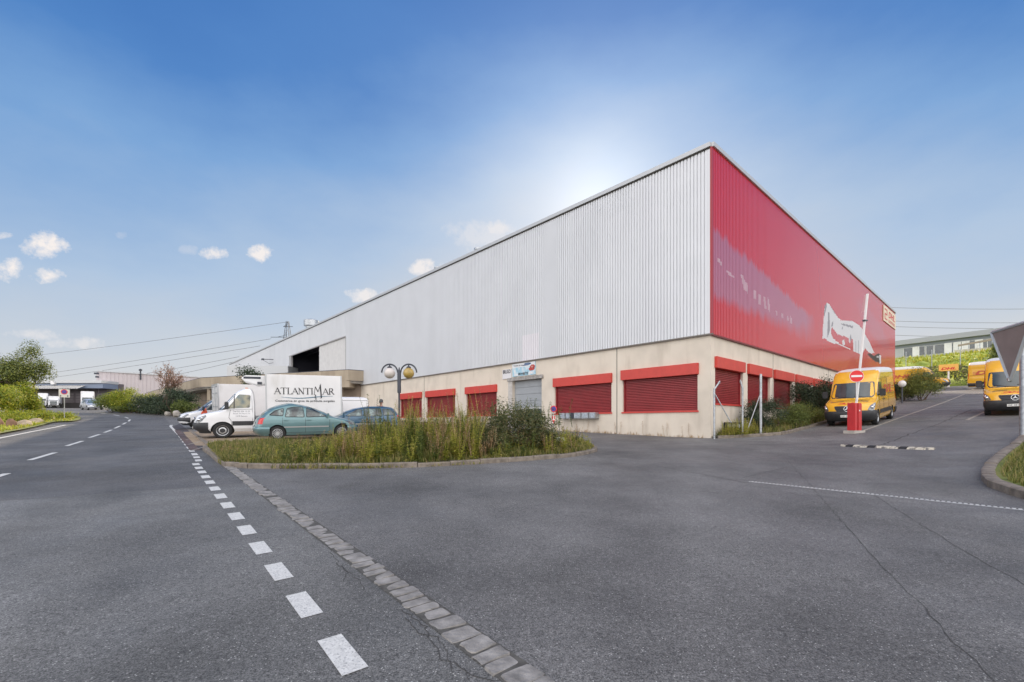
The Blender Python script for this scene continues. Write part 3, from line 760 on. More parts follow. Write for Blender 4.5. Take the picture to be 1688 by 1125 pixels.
mb = MB(); mb.box(-.10, -.004, -.12, 101, ZB - .07, ZB - .005); mb.build('drip_flashing', mat('flash', (.16, .14, .12), .6), wh)
mb = MB(); mb.box(-.09, 45.75, -.115, -.004, ZB - .10, ZB - .03); mb.build('drip_flashing', mat('flash_red', (.16, .02, .02), .5), wh)
mb = MB(); mb.box(-.03, 45.7, -.01, 101, ZT + .0, ZT + .15)
mb.face([(45.66, 0, 4), (45.66, 101, 4), (45.66, 101, ZT), (45.66, 0, ZT)]); mb.face([(0, 100.9, 4), (45, 100.9, 4), (45, 100.9, ZT), (0, 100.9, ZT)])
mb.build('roof', M_['trim_grey'], wh)
# floor, back wall and ceiling seen through the opening
a, b, z0, z1 = OPL
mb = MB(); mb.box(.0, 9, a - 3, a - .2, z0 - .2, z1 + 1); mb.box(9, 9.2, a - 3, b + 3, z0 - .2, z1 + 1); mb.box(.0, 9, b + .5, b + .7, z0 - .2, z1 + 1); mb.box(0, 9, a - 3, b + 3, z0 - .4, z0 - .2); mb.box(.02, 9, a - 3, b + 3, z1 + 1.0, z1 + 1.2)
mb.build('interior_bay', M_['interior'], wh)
mb = MB()
for k in range(5): mb = MB(); mb.box(.8 + k * 1.6, .9 + k * 1.6, a, b, z1 + .45, z1 + .6); mb.build('roof_beam', M_['dark_metal'], wh)
mb = MB(); ys = LY(526); mb.box(.02, .10, a + .02, a + (ys - a) * .64, z0, z1 - .01); mb.box(.04, .12, a + (ys - a) * .65, ys, z0, z1 - .01)
mb.build('sliding_door', mat('sliding_door', (.62, .61, .60), .7, noise=.06, nscale=2), wh)
mb = MB(); mb.box(-.1, .0, a - .04, b + .1, z1 - .0, z1 + .12); mb.box(-.09, .04, a - .1, a + .0, z0, z1); mb.box(-.09, .15, b - .9, b, z0, z1 - .002)
mb.build('opening_frame', mat('opening_frame', (.33, .32, .32), .6), wh)
# sign board at the far end of the red front
def board(name, P, put, s0, s1, z0, z1, m, th=.05):
    mb = MB(); c = [put(s0, z0, 0), put(s1, z0, 0), put(s1, z1, 0), put(s0, z1, 0)]; q = Vector(put(0, 0, -th)) - Vector(put(0, 0, 0)); mb.prism(c, q); return mb.build(name, m, P, fix=True)
x0, x1 = RX(1453.5), RX(1473.3); zt, zb = 13.6, 12.0
prd = lambda s, z, d: (s, -.10 + d, z)
bd = board('sign_board', wh, prd, x0, x1, zb, zt, mat('sign_cream', (.76, .64, .47), .5))
mb = MB(); f = lambda x, y: (x0 + 2.6 + x, -.156, zb + .68 + y)
add_text(mb, 'DHL', f, width=x1 - x0 - 3.2, height=.68, bold=.03, shear=.25)
add_text(mb, 'EXPRESS', lambda x, y: (x0 + 2.6 + x, -.156, zb + .18 + y), width=x1 - x0 - 3.2, height=.30, bold=.02)
for (q0, q1, w0, w1) in ((.5, 1.9, 1.22, 1.35), (1.6, 1.9, .87, 1.22), (.5, 1.9, .74, .87), (.5, .8, .37, .74), (.5, 1.9, .24, .37)):
    mb.face([(x0 + q0, -.156, zb + w0), (x0 + q1, -.156, zb + w0), (x0 + q1, -.156, zb + w1), (x0 + q0, -.156, zb + w1)])
mb.build('lettering', M_['red_letter'], bd)
# signs over the loading door
pld = lambda s, z, d: (-.01 + d, s, z)
def uvL(u, v): return (LY(u), LZ(u, v))
b0 = board('sign_board', wh, pld, LY(844), LY(829.5), LZ(836, 625), LZ(836, 609.5), mat('sign_white', (.70, .69, .70), .5))
mb = MB(); add_text(mb, 'BRUGO', lambda x, y: (-.066, LY(830.5) - x, LZ(836, 616.5) + y), width=LY(830.5) - LY(843), height=.26, bold=.03); mb.build('lettering', M_['black_letter'], b0)
ya, yb = LY(883.5), LY(845.5); za, zb2 = 4.60, 5.42
b1 = board('sign_board', wh, pld, ya, yb, za, zb2, mat('banner_sea', (.5, .66, .74), .5, colors=[(.38, (.62, .68, .72)), (.5, (.30, .55, .68)), (.62, (.70, .74, .76))], nscale=2.2), .04)
wd = yb - ya
S = lambda a, b: (-.053, yb - a * wd, za + b * (zb2 - za))
mb = MB()
def blob(cx, cy, rx, ry, mi, n=22, seed=1, jag=.18):
    r_ = random.Random(seed); mb.face([S(cx + rx * math.cos(6.283 * k / n) * r_.uniform(1 - jag, 1 + jag), cy + ry * math.sin(6.283 * k / n) * r_.uniform(1 - jag, 1 + jag)) for k in range(n)], mi)
mb.face([S(.01, .70), S(.99, .70), S(.99, .99), S(.01, .99)], 2)
for k in range(5): mb.v = mb.v
def lift(fn, d): 
    n0 = len(mb.v); fn()
    mb.v[n0:] = [(p[0] - d, p[1], p[2]) for p in mb.v[n0:]]
lift(lambda: blob(.68, .88, .15, .10, 0, seed=3), .003); lift(lambda: blob(.55, .80, .10, .04, 0, seed=4), .006)
lift(lambda: blob(.88, .58, .10, .22, 1, seed=5), .003); lift(lambda: blob(.80, .45, .07, .12, 1, seed=6), .006); lift(lambda: blob(.87, .62, .04, .07, 3, seed=9), .009)
lift(lambda: mb.face([S(.09, .05), S(.26, .05), S(.26, .18), S(.09, .18)], 2), .003); lift(lambda: mb.face([S(.72, .07), S(.88, .07), S(.88, .26), S(.72, .26)], 2), .003)
lift(lambda: add_text(mb, 'Produits de mer', lambda x, y: S(.07, 0)[:1] + (S(.07, 0)[1] - x, za + .80 * (zb2 - za) + y), width=wd * .40, height=.09, mi=4, bold=.02), .004)
lift(lambda: add_text(mb, 'BN+BETIS', lambda x, y: (S(.28, 0)[0], S(.28, 0)[1] - x, za + .06 * (zb2 - za) + y), width=wd * .42, height=.17, mi=4, bold=.03), .004)
mb.build('banner_print', [mat('print_blue', (.10, .15, .26), .5, noise=.4, nscale=9), mat('print_red', (.42, .05, .04), .5, noise=.4, nscale=9), mat('print_white', (.72, .73, .74), .5), mat('print_pink', (.6, .3, .26), .5), M_['black_letter']], b1)
# roof items
for (u, v, hh) in ((714, 441, .45), (780, 411, .5)):
    y = LY(u); mb = MB(); mb.lathe([(0, 0), (.28, 0), (.28, hh * .5), (.42, hh * .55), (.42, hh * .8), (.2, hh), (0, hh)], (.6, y, ZT + .2), n=16)
    mb.build('roof_vent', M_['steel'], wh, smooth=40)
y = LY(478); mb = MB(); mb.lathe([(0, 0), (.75, 0), (.75, 2.0), (1.05, 2.1), (1.05, 2.9), (.7, 3.05), (0, 3.05)], (3, y, ZT), n=20); mb.build('roof_chimney', M_['steel'], wh, smooth=40)
mb = MB(); mb.box(1.5, 4, y + 2, y + 6, ZT + .1, ZT + 1.0); mb.build('roof_unit', M_['trim_grey'], wh, bevel=.03)
# wall lamp arm left of the opening
mb = MB(); yy = LY(452); zz = LZ(452, 593); mb.tube([(-.05, yy, zz), (-1.2, yy + 1.6, zz + .1)], .05, 8); mb.box(-1.35, -1.05, yy + 1.4, yy + 1.9, zz - .02, zz + .2); mb.tube([(-.05, yy, zz - .5), (-.5, yy + .8, zz - .6), (-1.2, yy + 1.6, zz)], .03, 6)
mb.build('lamp_bracket', M_['dark_metal'], wh)
# ================================================================ vehicles
class Shell:
    """car body as horizontal slices: (z, front x, rear x, half width, front corner, rear corner)"""
    def __init__(s, sl, n=2.6, nr=3.2): s.sl = sl; s.n = n; s.nr = nr
    def P(s, z):
        L = s.sl
        if z <= L[0][0]: return L[0][1:]
        for a, b in zip(L, L[1:]):
            if z <= b[0]:
                t = (z - a[0]) / (b[0] - a[0]); return tuple(p + (q - p) * t for p, q in zip(a[1:], b[1:]))
        return L[-1][1:]
    def front(s, th, z, off=0):           # th in degrees, -90 .. 90 round the nose
        xf, xr, w, cf, cr = s.P(z); e = 2 / s.n; a = R(th)
        sy = math.copysign(abs(math.sin(a)) ** e, a)
        p = Vector((xf + cf * (1 - math.cos(a) ** e), w * sy, z)); 
        if off: p += Vector((-math.cos(a), math.sin(a), 0)) * off
        return p
    def rear(s, th, z, off=0):
        xf, xr, w, cf, cr = s.P(z); e = 2 / s.nr; a = R(th)
        p = Vector((xr - cr * (1 - math.cos(a) ** e), w * math.copysign(abs(math.sin(a)) ** e, a), z))
        if off: p += Vector((math.cos(a), math.sin(a), 0)) * off
        return p
    def side(s, x, z, sd, off=0):
        xf, xr, w, cf, cr = s.P(z); y = w
        if x < xf + cf and cf > 0:
            t = min(1, max(0, (xf + cf - x) / cf)); y = w * (1 - t ** s.n) ** (1 / s.n)
        elif x > xr - cr and cr > 0:
            t = min(1, max(0, (x - xr + cr) / cr)); y = w * (1 - t ** s.nr) ** (1 / s.nr)
        return Vector((x, sd * (y + off), z))
    def yth(s, y, z):
        w = s.P(z)[2]; return math.degrees(math.asin(min(1, abs(y) / w) ** (s.n / 2))) * (1 if y >= 0 else -1)
    def frontyz(s, y, z, off=0): return s.front(s.yth(y, z), z, off)
    def rearyz(s, y, z, off=0):
        w = s.P(z)[2]; th = math.degrees(math.asin(min(1, abs(y) / w) ** (s.nr / 2))) * (1 if y >= 0 else -1); return s.rear(th, z, off)
    def body(s, name, mats, parent, arches=(), rw=.36, dz=.05, band=None):
        zs = []
        for a, b in zip(s.sl, s.sl[1:]):
            n = max(1, int(math.ceil((b[0] - a[0]) / dz))); zs += [a[0] + (b[0] - a[0]) * k / n for k in range(n)]
        zs.append(s.sl[-1][0]); ths = [-90 + 180 * k / 20 for k in range(21)]; ns = 12
        rings = []
        for z in zs:
            xf, xr, w, cf, cr = s.P(z); ring = [s.front(t, z) for t in ths]
            x0, x1 = xf + cf, xr - cr
            ring += [Vector((x0 + (x1 - x0) * k / ns, w, z)) for k in range(1, ns)]
            ring += [s.rear(t, z) for t in reversed(ths)]
            ring += [Vector((x1 + (x0 - x1) * k / ns, -w, z)) for k in range(1, ns)]
            rings.append(ring)
        m = MB(); n = len(rings[0])
        for r in rings: m.v += [tuple(p) for p in r]
        for k in range(len(rings) - 1):
            for j in range(n):
                a, b = k * n + j, k * n + (j + 1) % n; m.f.append((a, b, b + n, a + n)); m.m.append(0)
        m.f.append(tuple(range(n))[::-1]); m.m.append(0); e = (len(rings) - 1) * n; m.f.append(tuple(range(e, e + n))); m.m.append(0)
        o = m.build(name, mats, parent, fix=True)
        if arches:
            W = s.P(.6)[2]
            c = MB()
            for x in arches:
                for sd in (-1, 1):
                    p = [(x + rw * math.cos(2 * math.pi * k / 28), sd * (W + .3), .34 + rw * math.sin(2 * math.pi * k / 28)) for k in range(28)]
                    c.prism(p, (0, -sd * .62, 0))
            co = c.build('cut', mats[0], fix=True)
            md = o.modifiers.new('b', 'BOOLEAN'); md.operation = 'DIFFERENCE'; md.object = co; md.solver = 'EXACT'
            dg = bpy.context.evaluated_depsgraph_get(); dg.update()
            me = bpy.data.meshes.new_from_object(o.evaluated_get(dg)); o.modifiers.clear(); old = o.data; o.data = me; bpy.data.meshes.remove(old)
            cm = co.data; bpy.data.objects.remove(co); bpy.data.meshes.remove(cm)
        bm = bmesh.new(); bm.from_mesh(o.data)
        for f in bm.faces:
            c = f.calc_center_median(); f.material_index = 0
            for x in arches:
                if (c.x - x) ** 2 + (c.z - .34) ** 2 < (rw * 1.0) ** 2 and abs(c.y) < s.P(c.z)[2] + .01 and c.z < .34 + rw: f.material_index = 1
            if band:
                for (z0, z1, mi) in band:
                    if z0 <= c.z < z1 and f.material_index == 0: f.material_index = mi
            f.smooth = True
        bmesh.ops.recalc_face_normals(bm, faces=bm.faces)
        for e in bm.edges: e.smooth = e.is_manifold and e.calc_face_angle(0) < R(32)
        bm.to_mesh(o.data); bm.free(); return o
def round_poly(p, r, n=4):
    out = []; N = len(p)
    for i in range(N):
        a, b, c = Vector(p[i - 1]), Vector(p[i]), Vector(p[(i + 1) % N]); d1, d2 = (a - b), (c - b)
        k = min(r, d1.length * .45, d2.length * .45); p1 = b + d1.normalized() * k; p2 = b + d2.normalized() * k
        for j in range(n + 1):
            t = j / n; q = p1 * (1 - t) ** 2 + b * 2 * t * (1 - t) + p2 * t * t; out.append((q.x, q.y))
    return out
def patch(m, poly, fn, r=0, K=4, mi=0, step=.12):
    """surface piece with the outline poly (2-D) mapped onto a body by fn(a, b)"""
    if r: poly = round_poly(poly, r)
    D = []
    for a, b in zip(poly, poly[1:] + poly[:1]):
        a, b = Vector(a), Vector(b); n = max(1, int((b - a).length / step)); D += [a.lerp(b, k / n) for k in range(n)]
    c = sum(D, Vector((0, 0))) / len(D)
    base = len(m.v); m.v.append(tuple(fn(c.x, c.y)))
    for k in range(1, K + 1):
        for p in D: q = c.lerp(p, k / K); m.v.append(tuple(fn(q.x, q.y)))
    n = len(D)
    for i in range(n): m.f.append((base, base + 1 + i, base + 1 + (i + 1) % n)); m.m.append(mi)
    for k in range(K - 1):
        for i in range(n):
            a = base + 1 + k * n + i; b = base + 1 + k * n + (i + 1) % n; m.f.append((a, a + n, b + n, b)); m.m.append(mi)
def wheel(parent, x, y, r=.34, w=.23, sd=1, style='steel', z=None):
    z = r if z is None else z
    m = MB(); c = (x, y, z); ax = (0, sd, 0); h = w / 2
    m.lathe([(r * .62, -h), (r * .93, -h), (r, -h * .75), (r, h * .75), (r * .97, h * .9), (r * .90, h), (r * .70, h), (r * .64, h * .85)], c, ax, 32)
    o = m.build('tyre', M_['rubber'], None, smooth=40)
    hub = MB()
    if style == 'steel':
        hub.lathe([(r * .65, h * .86), (r * .60, h * .80), (r * .55, h * .5), (r * .42, h * .45), (r * .40, h * .72), (r * .28, h * .78), (r * .22, h * .55), (0, h * .6)], c, ax, 32, mi=[0, 0, 1, 0, 0, 1, 1])
    else:
        hub.lathe([(r * .66, h * .86), (r * .62, h * .9), (r * .60, h * .75), (r * .2, h * .66), (r * .18, h * .95), (0, h * .98)], c, ax, 32, mi=[0, 0, 1, 0, 0])
        nsp = 7 if style == 'alloy' else 15
        for k in range(nsp):
            a = 2 * math.pi * k / nsp; d = Vector((math.cos(a), 0, math.sin(a))); cc = Vector(c) + Vector((0, sd * h * .86, 0))
            hub.bar(cc + d * r * .14, cc + d * r * .62, .035 if style != 'alloy' else .06, .02)
    root = empty('wheel', (0, 0, 0)); root.parent = parent
    o.parent = root; hub.build('rim', [M_['alloy'], M_['black_plastic']], root, smooth=40); return root
def mirror(parent, x, y, z, m=None, s=1.0):
    sd = 1 if y > 0 else -1; b = MB(); b.box(x - .07 * s, x + .07 * s, y - .11 * s, y + .11 * s, z - .17 * s, z + .17 * s)
    b.bar((x, y - sd * .05, z - .1 * s), (x + .02, y - sd * .28 * s, z - .15 * s), .05)
    return b.build('wing_mirror', m or M_['black_plastic'], parent, bevel=.03, smooth=40)
def face_sheet(parent, name, m, polys, fn, r=0, mi=0, mats=None):
    b = MB()
    for p in polys: patch(b, p, fn, r)
    return b.build(name, m, parent, smooth=50)
def bumper_band(sh, parent, name, m, zs, xend, off, front=True):
    b = MB(); fn = sh.front if front else sh.rear; ths = [-90 + 180 * k / 24 for k in range(25)]; rows = []
    for z, o_ in zs:
        xf, xr, w, cf, cr = sh.P(z)
        x0 = (xf + cf) if front else (xr - cr)
        row = [Vector((x0 + (xend - x0) * k / 3, -(w + o_), z)) for k in (3, 2, 1)] + [fn(t, z, o_) for t in ths] + [Vector((x0 + (xend - x0) * k / 3, w + o_, z)) for k in (1, 2, 3)]
        rows.append(row)
    n = len(rows[0])
    for r_ in rows: b.v += [tuple(p) for p in r_]
    for k in range(len(rows) - 1):
        for j in range(n - 1): a = k * n + j; b.f.append((a, a + 1, a + 1 + n, a + n)); b.m.append(0)
    return b.build(name, m, parent, smooth=50)
def star_emblem(m, c, r, nrm, mi=0):
    """ring with a three-pointed star"""
    nrm = Vector(nrm).normalized(); u = Vector((0, 1, 0)); v = nrm.cross(u).normalized()
    if v.z < 0: v = -v
    c = Vector(c); m.tube([c + (u * math.cos(a) + v * math.sin(a)) * r for a in [2 * math.pi * k / 24 for k in range(25)]], r * .11, 6, mi)
    for k in range(3):
        a = math.pi / 2 + 2 * math.pi * k / 3; d = u * math.cos(a) + v * math.sin(a); e = u * -math.sin(a) + v * math.cos(a)
        q = [c + d * r * .98, c + e * r * .17, c - d * r * .08, c - e * r * .17]
        m.prism(q, nrm * .015, mi)

VAN = Shell([(.24, .25, 5.84, .90, .5, .12), (.32, .12, 5.87, .95, .5, .12), (.45, .03, 5.90, .985, .52, .12), (.62, 0, 5.91, .99, .52, .12), (.78, .03, 5.91, .99, .52, .1), (.95, .10, 5.91, .995, .52, .1), (1.06, .20, 5.91, .99, .5, .1),
             (1.14, .40, 5.90, .985, .48, .1), (1.20, .66, 5.90, .98, .45, .1), (1.26, .92, 5.89, .975, .42, .1), (1.5, 1.10, 5.88, .965, .40, .1), (1.8, 1.33, 5.87, .945, .36, .1), (2.05, 1.52, 5.86, .93, .34, .1), (2.2, 1.64, 5.85, .925, .34, .1), (2.4, 1.84, 5.83, .915, .36, .1), (2.55, 2.06, 5.81, .90, .4, .12),
             (2.64, 2.32, 5.78, .86, .45, .15), (2.70, 2.65, 5.72, .79, .5, .2), (2.735, 3.0, 5.5, .65, .5, .3), (2.75, 3.5, 5.1, .4, .4, .3)])
def front_details(P, sh, paint, yellow, emblem=True):
    fy = lambda o_: (lambda a, b: sh.frontyz(a, b, o_))
    ft = lambda o_: (lambda a, b: sh.front(a, b / 100, o_))
    ws = face_sheet(P, 'windscreen', M_['glass_dark'], [[(-.80, 1.30), (.80, 1.30), (.86, 1.40), (.80, 2.03), (-.80, 2.03), (-.86, 1.40)]], fy(.006), .08)
    m = MB(); a = fy(.025)
    m.tube([a(-.1, 1.30), a(.25, 1.34), a(.62, 1.42)], .012, 6); m.tube([a(-.75, 1.30), a(-.45, 1.33), a(-.1, 1.40)], .012, 6); m.build('wiper', M_['black_plastic'], ws)
    for s_ in (-1, 1): face_sheet(P, 'cowl_vent', M_['black_plastic'], [[(s_ * .72, 1.13), (s_ * .22, 1.165), (s_ * .22, 1.185), (s_ * .72, 1.15)]], fy(.008))
    g = face_sheet(P, 'grille', M_['black_plastic'], [[(-.40, .72), (.40, .72), (.50, .86), (.52, .97), (-.52, .97), (-.50, .86)]], fy(.008), .05)
    m = MB()
    for z in (.77, .84, .91):
        L = [fy(.02)(-.44 + .88 * k / 10, z) for k in range(11)]; m.tube(L, .013, 6)
    m.build('grille_bar', M_['dark_metal'], g)
    if emblem:
        m = MB(); c = fy(.035)(0, .84); star_emblem(m, c, .125, (-1, 0, .12)); m.build('emblem', M_['chrome'], g)
    m = MB()
    for s_ in (-1, 1):
        m = MB(); pts = [(s_ * t, z) for t, z in ((43, 76), (62, 70), (76, 80), (82, 100), (74, 108), (52, 96))]
        patch(m, pts, ft(.01), 3, step=4); h = m.build('headlight', M_['lamp_glass'], P, smooth=60)
        m = MB(); c = sh.front(s_ * 60, .86, .0); m.sphere(c, .075, 12, sc=(1, 1, 1)); c = sh.front(s_ * 70, .93, -.015); m.sphere(c, .06, 12); m.build('lamp_reflector', M_['chrome'], h, smooth=60)
    bumper_band(sh, P, 'front_bumper', M_['black_plastic'], [(.24, .0), (.30, .02), (.42, .03), (.58, .03), (.70, .02), (.735, .0)], .60, .02)
    m = MB(); c = fy(.045)(0, .50); m.box(c.x - .01, c.x + .01, c.y - .26, c.y + .26, .44, .55); pt = m.build('number_plate', M_['plate'], P, bevel=.004)
    m = MB(); add_text(m, 'GE 48125', lambda x, y: (c.x - .014, c.y + .23 - x, .465 + y), width=.46, height=.065); m.build('lettering', M_['black_letter'], pt)
def van(label, style='yellow', group=None):
    P = empty('delivery_van', label=label, cat='van', group=group)
    B = empty('pivot') if False else P
    body = VAN.body('body', [M_['yellow_paint'] if style == 'yellow' else M_['white_paint'], M_['black_plastic'], M_['van_roof_white']], P, (1.0, 4.66), .40)
    bm = bmesh.new(); bm.from_mesh(body.data)
    for f in bm.faces:
        c = f.calc_center_median()
        if c.z > 2.44 and c.x > 2.25 and style == 'yellow': f.material_index = 2
    bm.to_mesh(body.data); bm.free()
    front_details(P, VAN, None, style == 'yellow')
    for s_ in (-1, 1):
        sd = lambda o_: (lambda a, b: VAN.side(a, b, s_, o_))
        face_sheet(P, 'door_window', M_['glass_dark'], [[(1.22, 1.36), (2.28, 1.36), (2.25, 2.0), (1.72, 2.0)]], sd(.006), .06)
        face_sheet(P, 'side_moulding', M_['black_plastic'], [[(1.46, .50), (4.22, .50), (4.22, .70), (1.46, .70)]], sd(.014))
        m = MB()
        for (xa, za, xb, zb) in ((1.42, 1.30, 1.42, .45), (2.42, 2.15, 2.42, .45), (2.42, 2.15, 1.75, 2.15), (3.72, 2.2, 3.72, .45), (2.42, 2.2, 3.72, 2.2), (3.72, 1.38, 5.7, 1.38)):
            m.tube([sd(.001)(xa + (xb - xa) * k / 6, za + (zb - za) * k / 6) for k in range(7)], .008, 4)
        m.build('panel_gap', M_['black_plastic'], P)
        for hx in (2.28, 2.6): m = MB(); a = sd(.03)(hx, 1.15); m.box(a.x - .10, a.x + .10, min(a.y, a.y - s_ * .02), max(a.y, a.y - s_ * .02), 1.13, 1.17); m.build('door_handle', M_['black_plastic'], P, bevel=.008)
        if style == 'yellow':
            m = MB(); dirn = -s_   # lettering reads from left to right on both flanks
            x0 = 2.75 if s_ < 0 else 5.35
            add_text(m, 'DHL', lambda x, y: sd(.012)(x0 + (x if s_ < 0 else -x), 1.42 + y), width=2.1, height=.42, bold=.05, shear=.28)
            for k in range(3):
                z = 1.44 + k * .13
                for (q0, q1) in ((2.5, 2.75), (5.05, 5.5)): patch(m, [(q0, z), (q1, z), (q1, z + .05), (q0, z + .05)], sd(.012))
            m.build('lettering', M_['faded_letter'], P)
        mirror(P, 1.28, s_ * 1.14, 1.50)
        for x in (1.0, 4.66): wheel(P, x, s_ * .87, sd=s_)
        th = (74, 86)
        m = MB(); pts = [(s_ * 62, 100), (s_ * 88, 100), (s_ * 88, 160), (s_ * 62, 160)]; patch(m, pts, lambda a, b: VAN.rear(a, b / 100, .008), 3, step=6); m.build('tail_light', M_['red_glass'], P)
    if style == 'yellow':
        m = MB(); add_text(m, 'DHL', lambda x, y: VAN.frontyz(.42 - x, 1.035 + y, .008), width=.78, height=.075, bold=.05, shear=.28); m.build('lettering', M_['red_letter'], P)
    bumper_band(VAN, P, 'rear_bumper', M_['black_plastic'], [(.28, .0), (.32, .03), (.55, .04), (.62, .0)], 5.3, .02, front=False)
    m = MB()
    for y in (-.55, -.2, .2, .55): m.bar((VAN.P(2.2)[0] + .9, y, 2.76), (VAN.P(2.2)[0] + 1.05, y, 2.76), .03)
    for s_ in (-1, 1):
        m = MB(); a = Vector((1.72, s_ * .40, .95)); m.box(1.75, 1.9, s_ * .42 - .22, s_ * .42 + .22, 1.2, 1.85); m.build('seat_back', M_['seat'], P, bevel=.05)
    m = MB(); m.box(.5, 5.6, -.8, .8, .30, .42); m.build('underbody', M_['black_plastic'], P)
    return P
M_['faded_letter'] = mat('faded_letter', (.48, .09, .03), .4)
M_['van_roof_white'] = mat('van_roof_white', (.74, .73, .70), .35, coat=.3)

YV = 'yellow delivery vans parked around the ramp'
v1 = van('yellow van with white roof parked behind the red barrier box, nose towards the yard', group=YV)
def set_van(o, x, y, head): place(o, x, y, head)
hd = math.atan2(.671, .7415)
set_van(v1, 15.75, 21.4, hd)
v2 = copy_tree(v1); v2['label'] = 'yellow van seen head-on at the right edge, partly hidden by the galvanised post'; set_van(v2, 22.75, 20.6, hd + R(1.5))
v3 = copy_tree(v1); v3['label'] = 'yellow van side-on by the hedge, just left of the head-on van'
# its nose points to the right; tail at (47.2, 48)
set_van(v3, 47.6 + 5.9 * .67, 47.6 - 5.9 * .74, math.atan2(.74, -.67))
v4 = copy_tree(v1); v4['label'] = 'sunlit yellow van with its nose sticking out behind the round shrub, under the yellow sign'
set_van(v4, 49.6, 51.6, math.atan2(.74, -.67))

# ---- white lorry with refrigerated box
CAB = Shell([(.30, .2, 2.25, .90, .5, .03), (.45, .03, 2.28, .985, .52, .03), (.62, 0, 2.30, .99, .52, .03), (.78, .03, 2.30, .99, .52, .03), (.95, .10, 2.30, .995, .52, .03), (1.06, .20, 2.30, .99, .5, .03), (1.14, .40, 2.30, .985, .48, .03), (1.20, .66, 2.30, .98, .45, .03), (1.26, .92, 2.30, .975, .42, .03),
             (1.5, 1.10, 2.30, .965, .40, .03), (1.8, 1.33, 2.29, .945, .36, .03), (2.05, 1.52, 2.27, .93, .34, .04), (2.18, 1.66, 2.24, .90, .34, .06), (2.26, 1.80, 2.2, .84, .3, .08), (2.30, 1.92, 2.1, .7, .1, .05)])
def cab_details(P):
    front_details(P, CAB, None, False)
    for s_ in (-1, 1):
        sd = lambda o_: (lambda a, b: CAB.side(a, b, s_, o_))
        face_sheet(P, 'door_window', M_['glass_cab'], [[(1.30, 1.36), (2.12, 1.40), (2.16, 1.98), (1.72, 2.02)]], sd(.006), .06)
        face_sheet(P, 'window_bar', M_['black_plastic'], [[(1.52, 1.36), (1.56, 1.36), (1.57, 1.95), (1.53, 1.95)]], sd(.010)); face_sheet(P, 'quarter_trim', M_['black_plastic'], [[(1.06, 1.27), (1.30, 1.34), (1.34, 1.60), (1.27, 1.50)]], sd(.010))
        face_sheet(P, 'side_moulding', M_['black_plastic'], [[(1.46, .58), (2.28, .58), (2.28, .78), (1.46, .78)]], sd(.014))
        m = MB()
        for pl_ in (((1.40, 1.30), (1.34, .95), (1.42, .8), (1.45, .45)), ((2.20, 2.1), (2.22, .45)), ((1.40, 1.30), (2.2, 1.33))):
            for (a, b) in zip(pl_, pl_[1:]): m.tube([sd(.001)(a[0] + (b[0] - a[0]) * k / 4, a[1] + (b[1] - a[1]) * k / 4) for k in range(5)], .007, 4)
        m.build('panel_gap', M_['black_plastic'], P)
        mirror(P, 1.28, s_ * 1.14, 1.50)
        wheel(P, 1.10, s_ * .87, .36, sd=s_)
M_['glass_cab'] = mat('glass_cab', (.20, .20, .15), .06, spec=.9, colors=[(.35, (.05, .06, .05)), (.5, (.30, .28, .18)), (.65, (.08, .12, .12))], nscale=2.0)
lorry = empty('box_lorry', label='white lorry with ATLANTIMAR lettering on its refrigerated box', cat='lorry')
CAB.body('cab', [M_['white_paint'], M_['black_plastic']], lorry, (1.10,), .43)
cab_details(lorry)
BX0, BX1, BZ0, BZ1, BW = 2.72, 5.88, .92, 2.98, 1.06
m = MB(); m.box(BX0, BX1, -BW, BW, BZ0, BZ1); box = m.build('cargo_box', M_['box_white'], lorry, bevel=.02)
m = MB()
for x in (BX0, BX1 - .06): m.box(x, x + .06, -BW - .012, BW + .012, BZ0 - .01, BZ1 + .012)
m.box(BX0, BX1, -BW - .012, -BW + .05, BZ0 - .01, BZ0 + .07); m.box(BX0, BX1, BW - .05, BW + .012, BZ0 - .01, BZ0 + .07); m.build('box_edging', M_['trim_grey'], box, bevel=.006)
m = MB(); m.box(.9, 5.8, -.42, .42, .50, .66); m.box(2.5, 5.8, -.9, .9, .72, .9)
for x in (3.2, 4.2, 5.4): m.box(x, x + .08, -1.0, 1.0, .78, .915)
m.build('chassis', M_['black_plastic'], lorry)
for s_ in (-1, 1): wheel(lorry, 4.75, s_ * .82, .36, .3, sd=s_)
m = MB(); m.prism([(1.95, -.72, 2.62), (1.80, -.72, 2.78), (1.95, -.72, 2.92), (2.74, -.72, 2.92), (2.74, -.72, 2.50), (2.45, -.72, 2.45)], (0, 1.44, 0)); fr = m.build('refrigeration_unit', M_['white_paint'], lorry, bevel=.03)
m = MB(); m.face([(1.88, -.6, 2.858), (2.05, -.6, 2.925), (2.5, -.6, 2.925), (2.5, .6, 2.925), (2.05, .6, 2.925), (1.88, .6, 2.858)]); m.box(1.90, 2.55, -.735, -.72, 2.76, 2.86); m.box(2.42, 2.6, -.74, -.72, 2.50, 2.62); m.build('fan_grille', M_['dark_metal'], fr)
for y in (-.5, .42): m = MB(); m.box(1.95, 2.05, y, y + .08, 2.29, 2.34); m.build('marker_light', M_['orange_glass'], lorry)
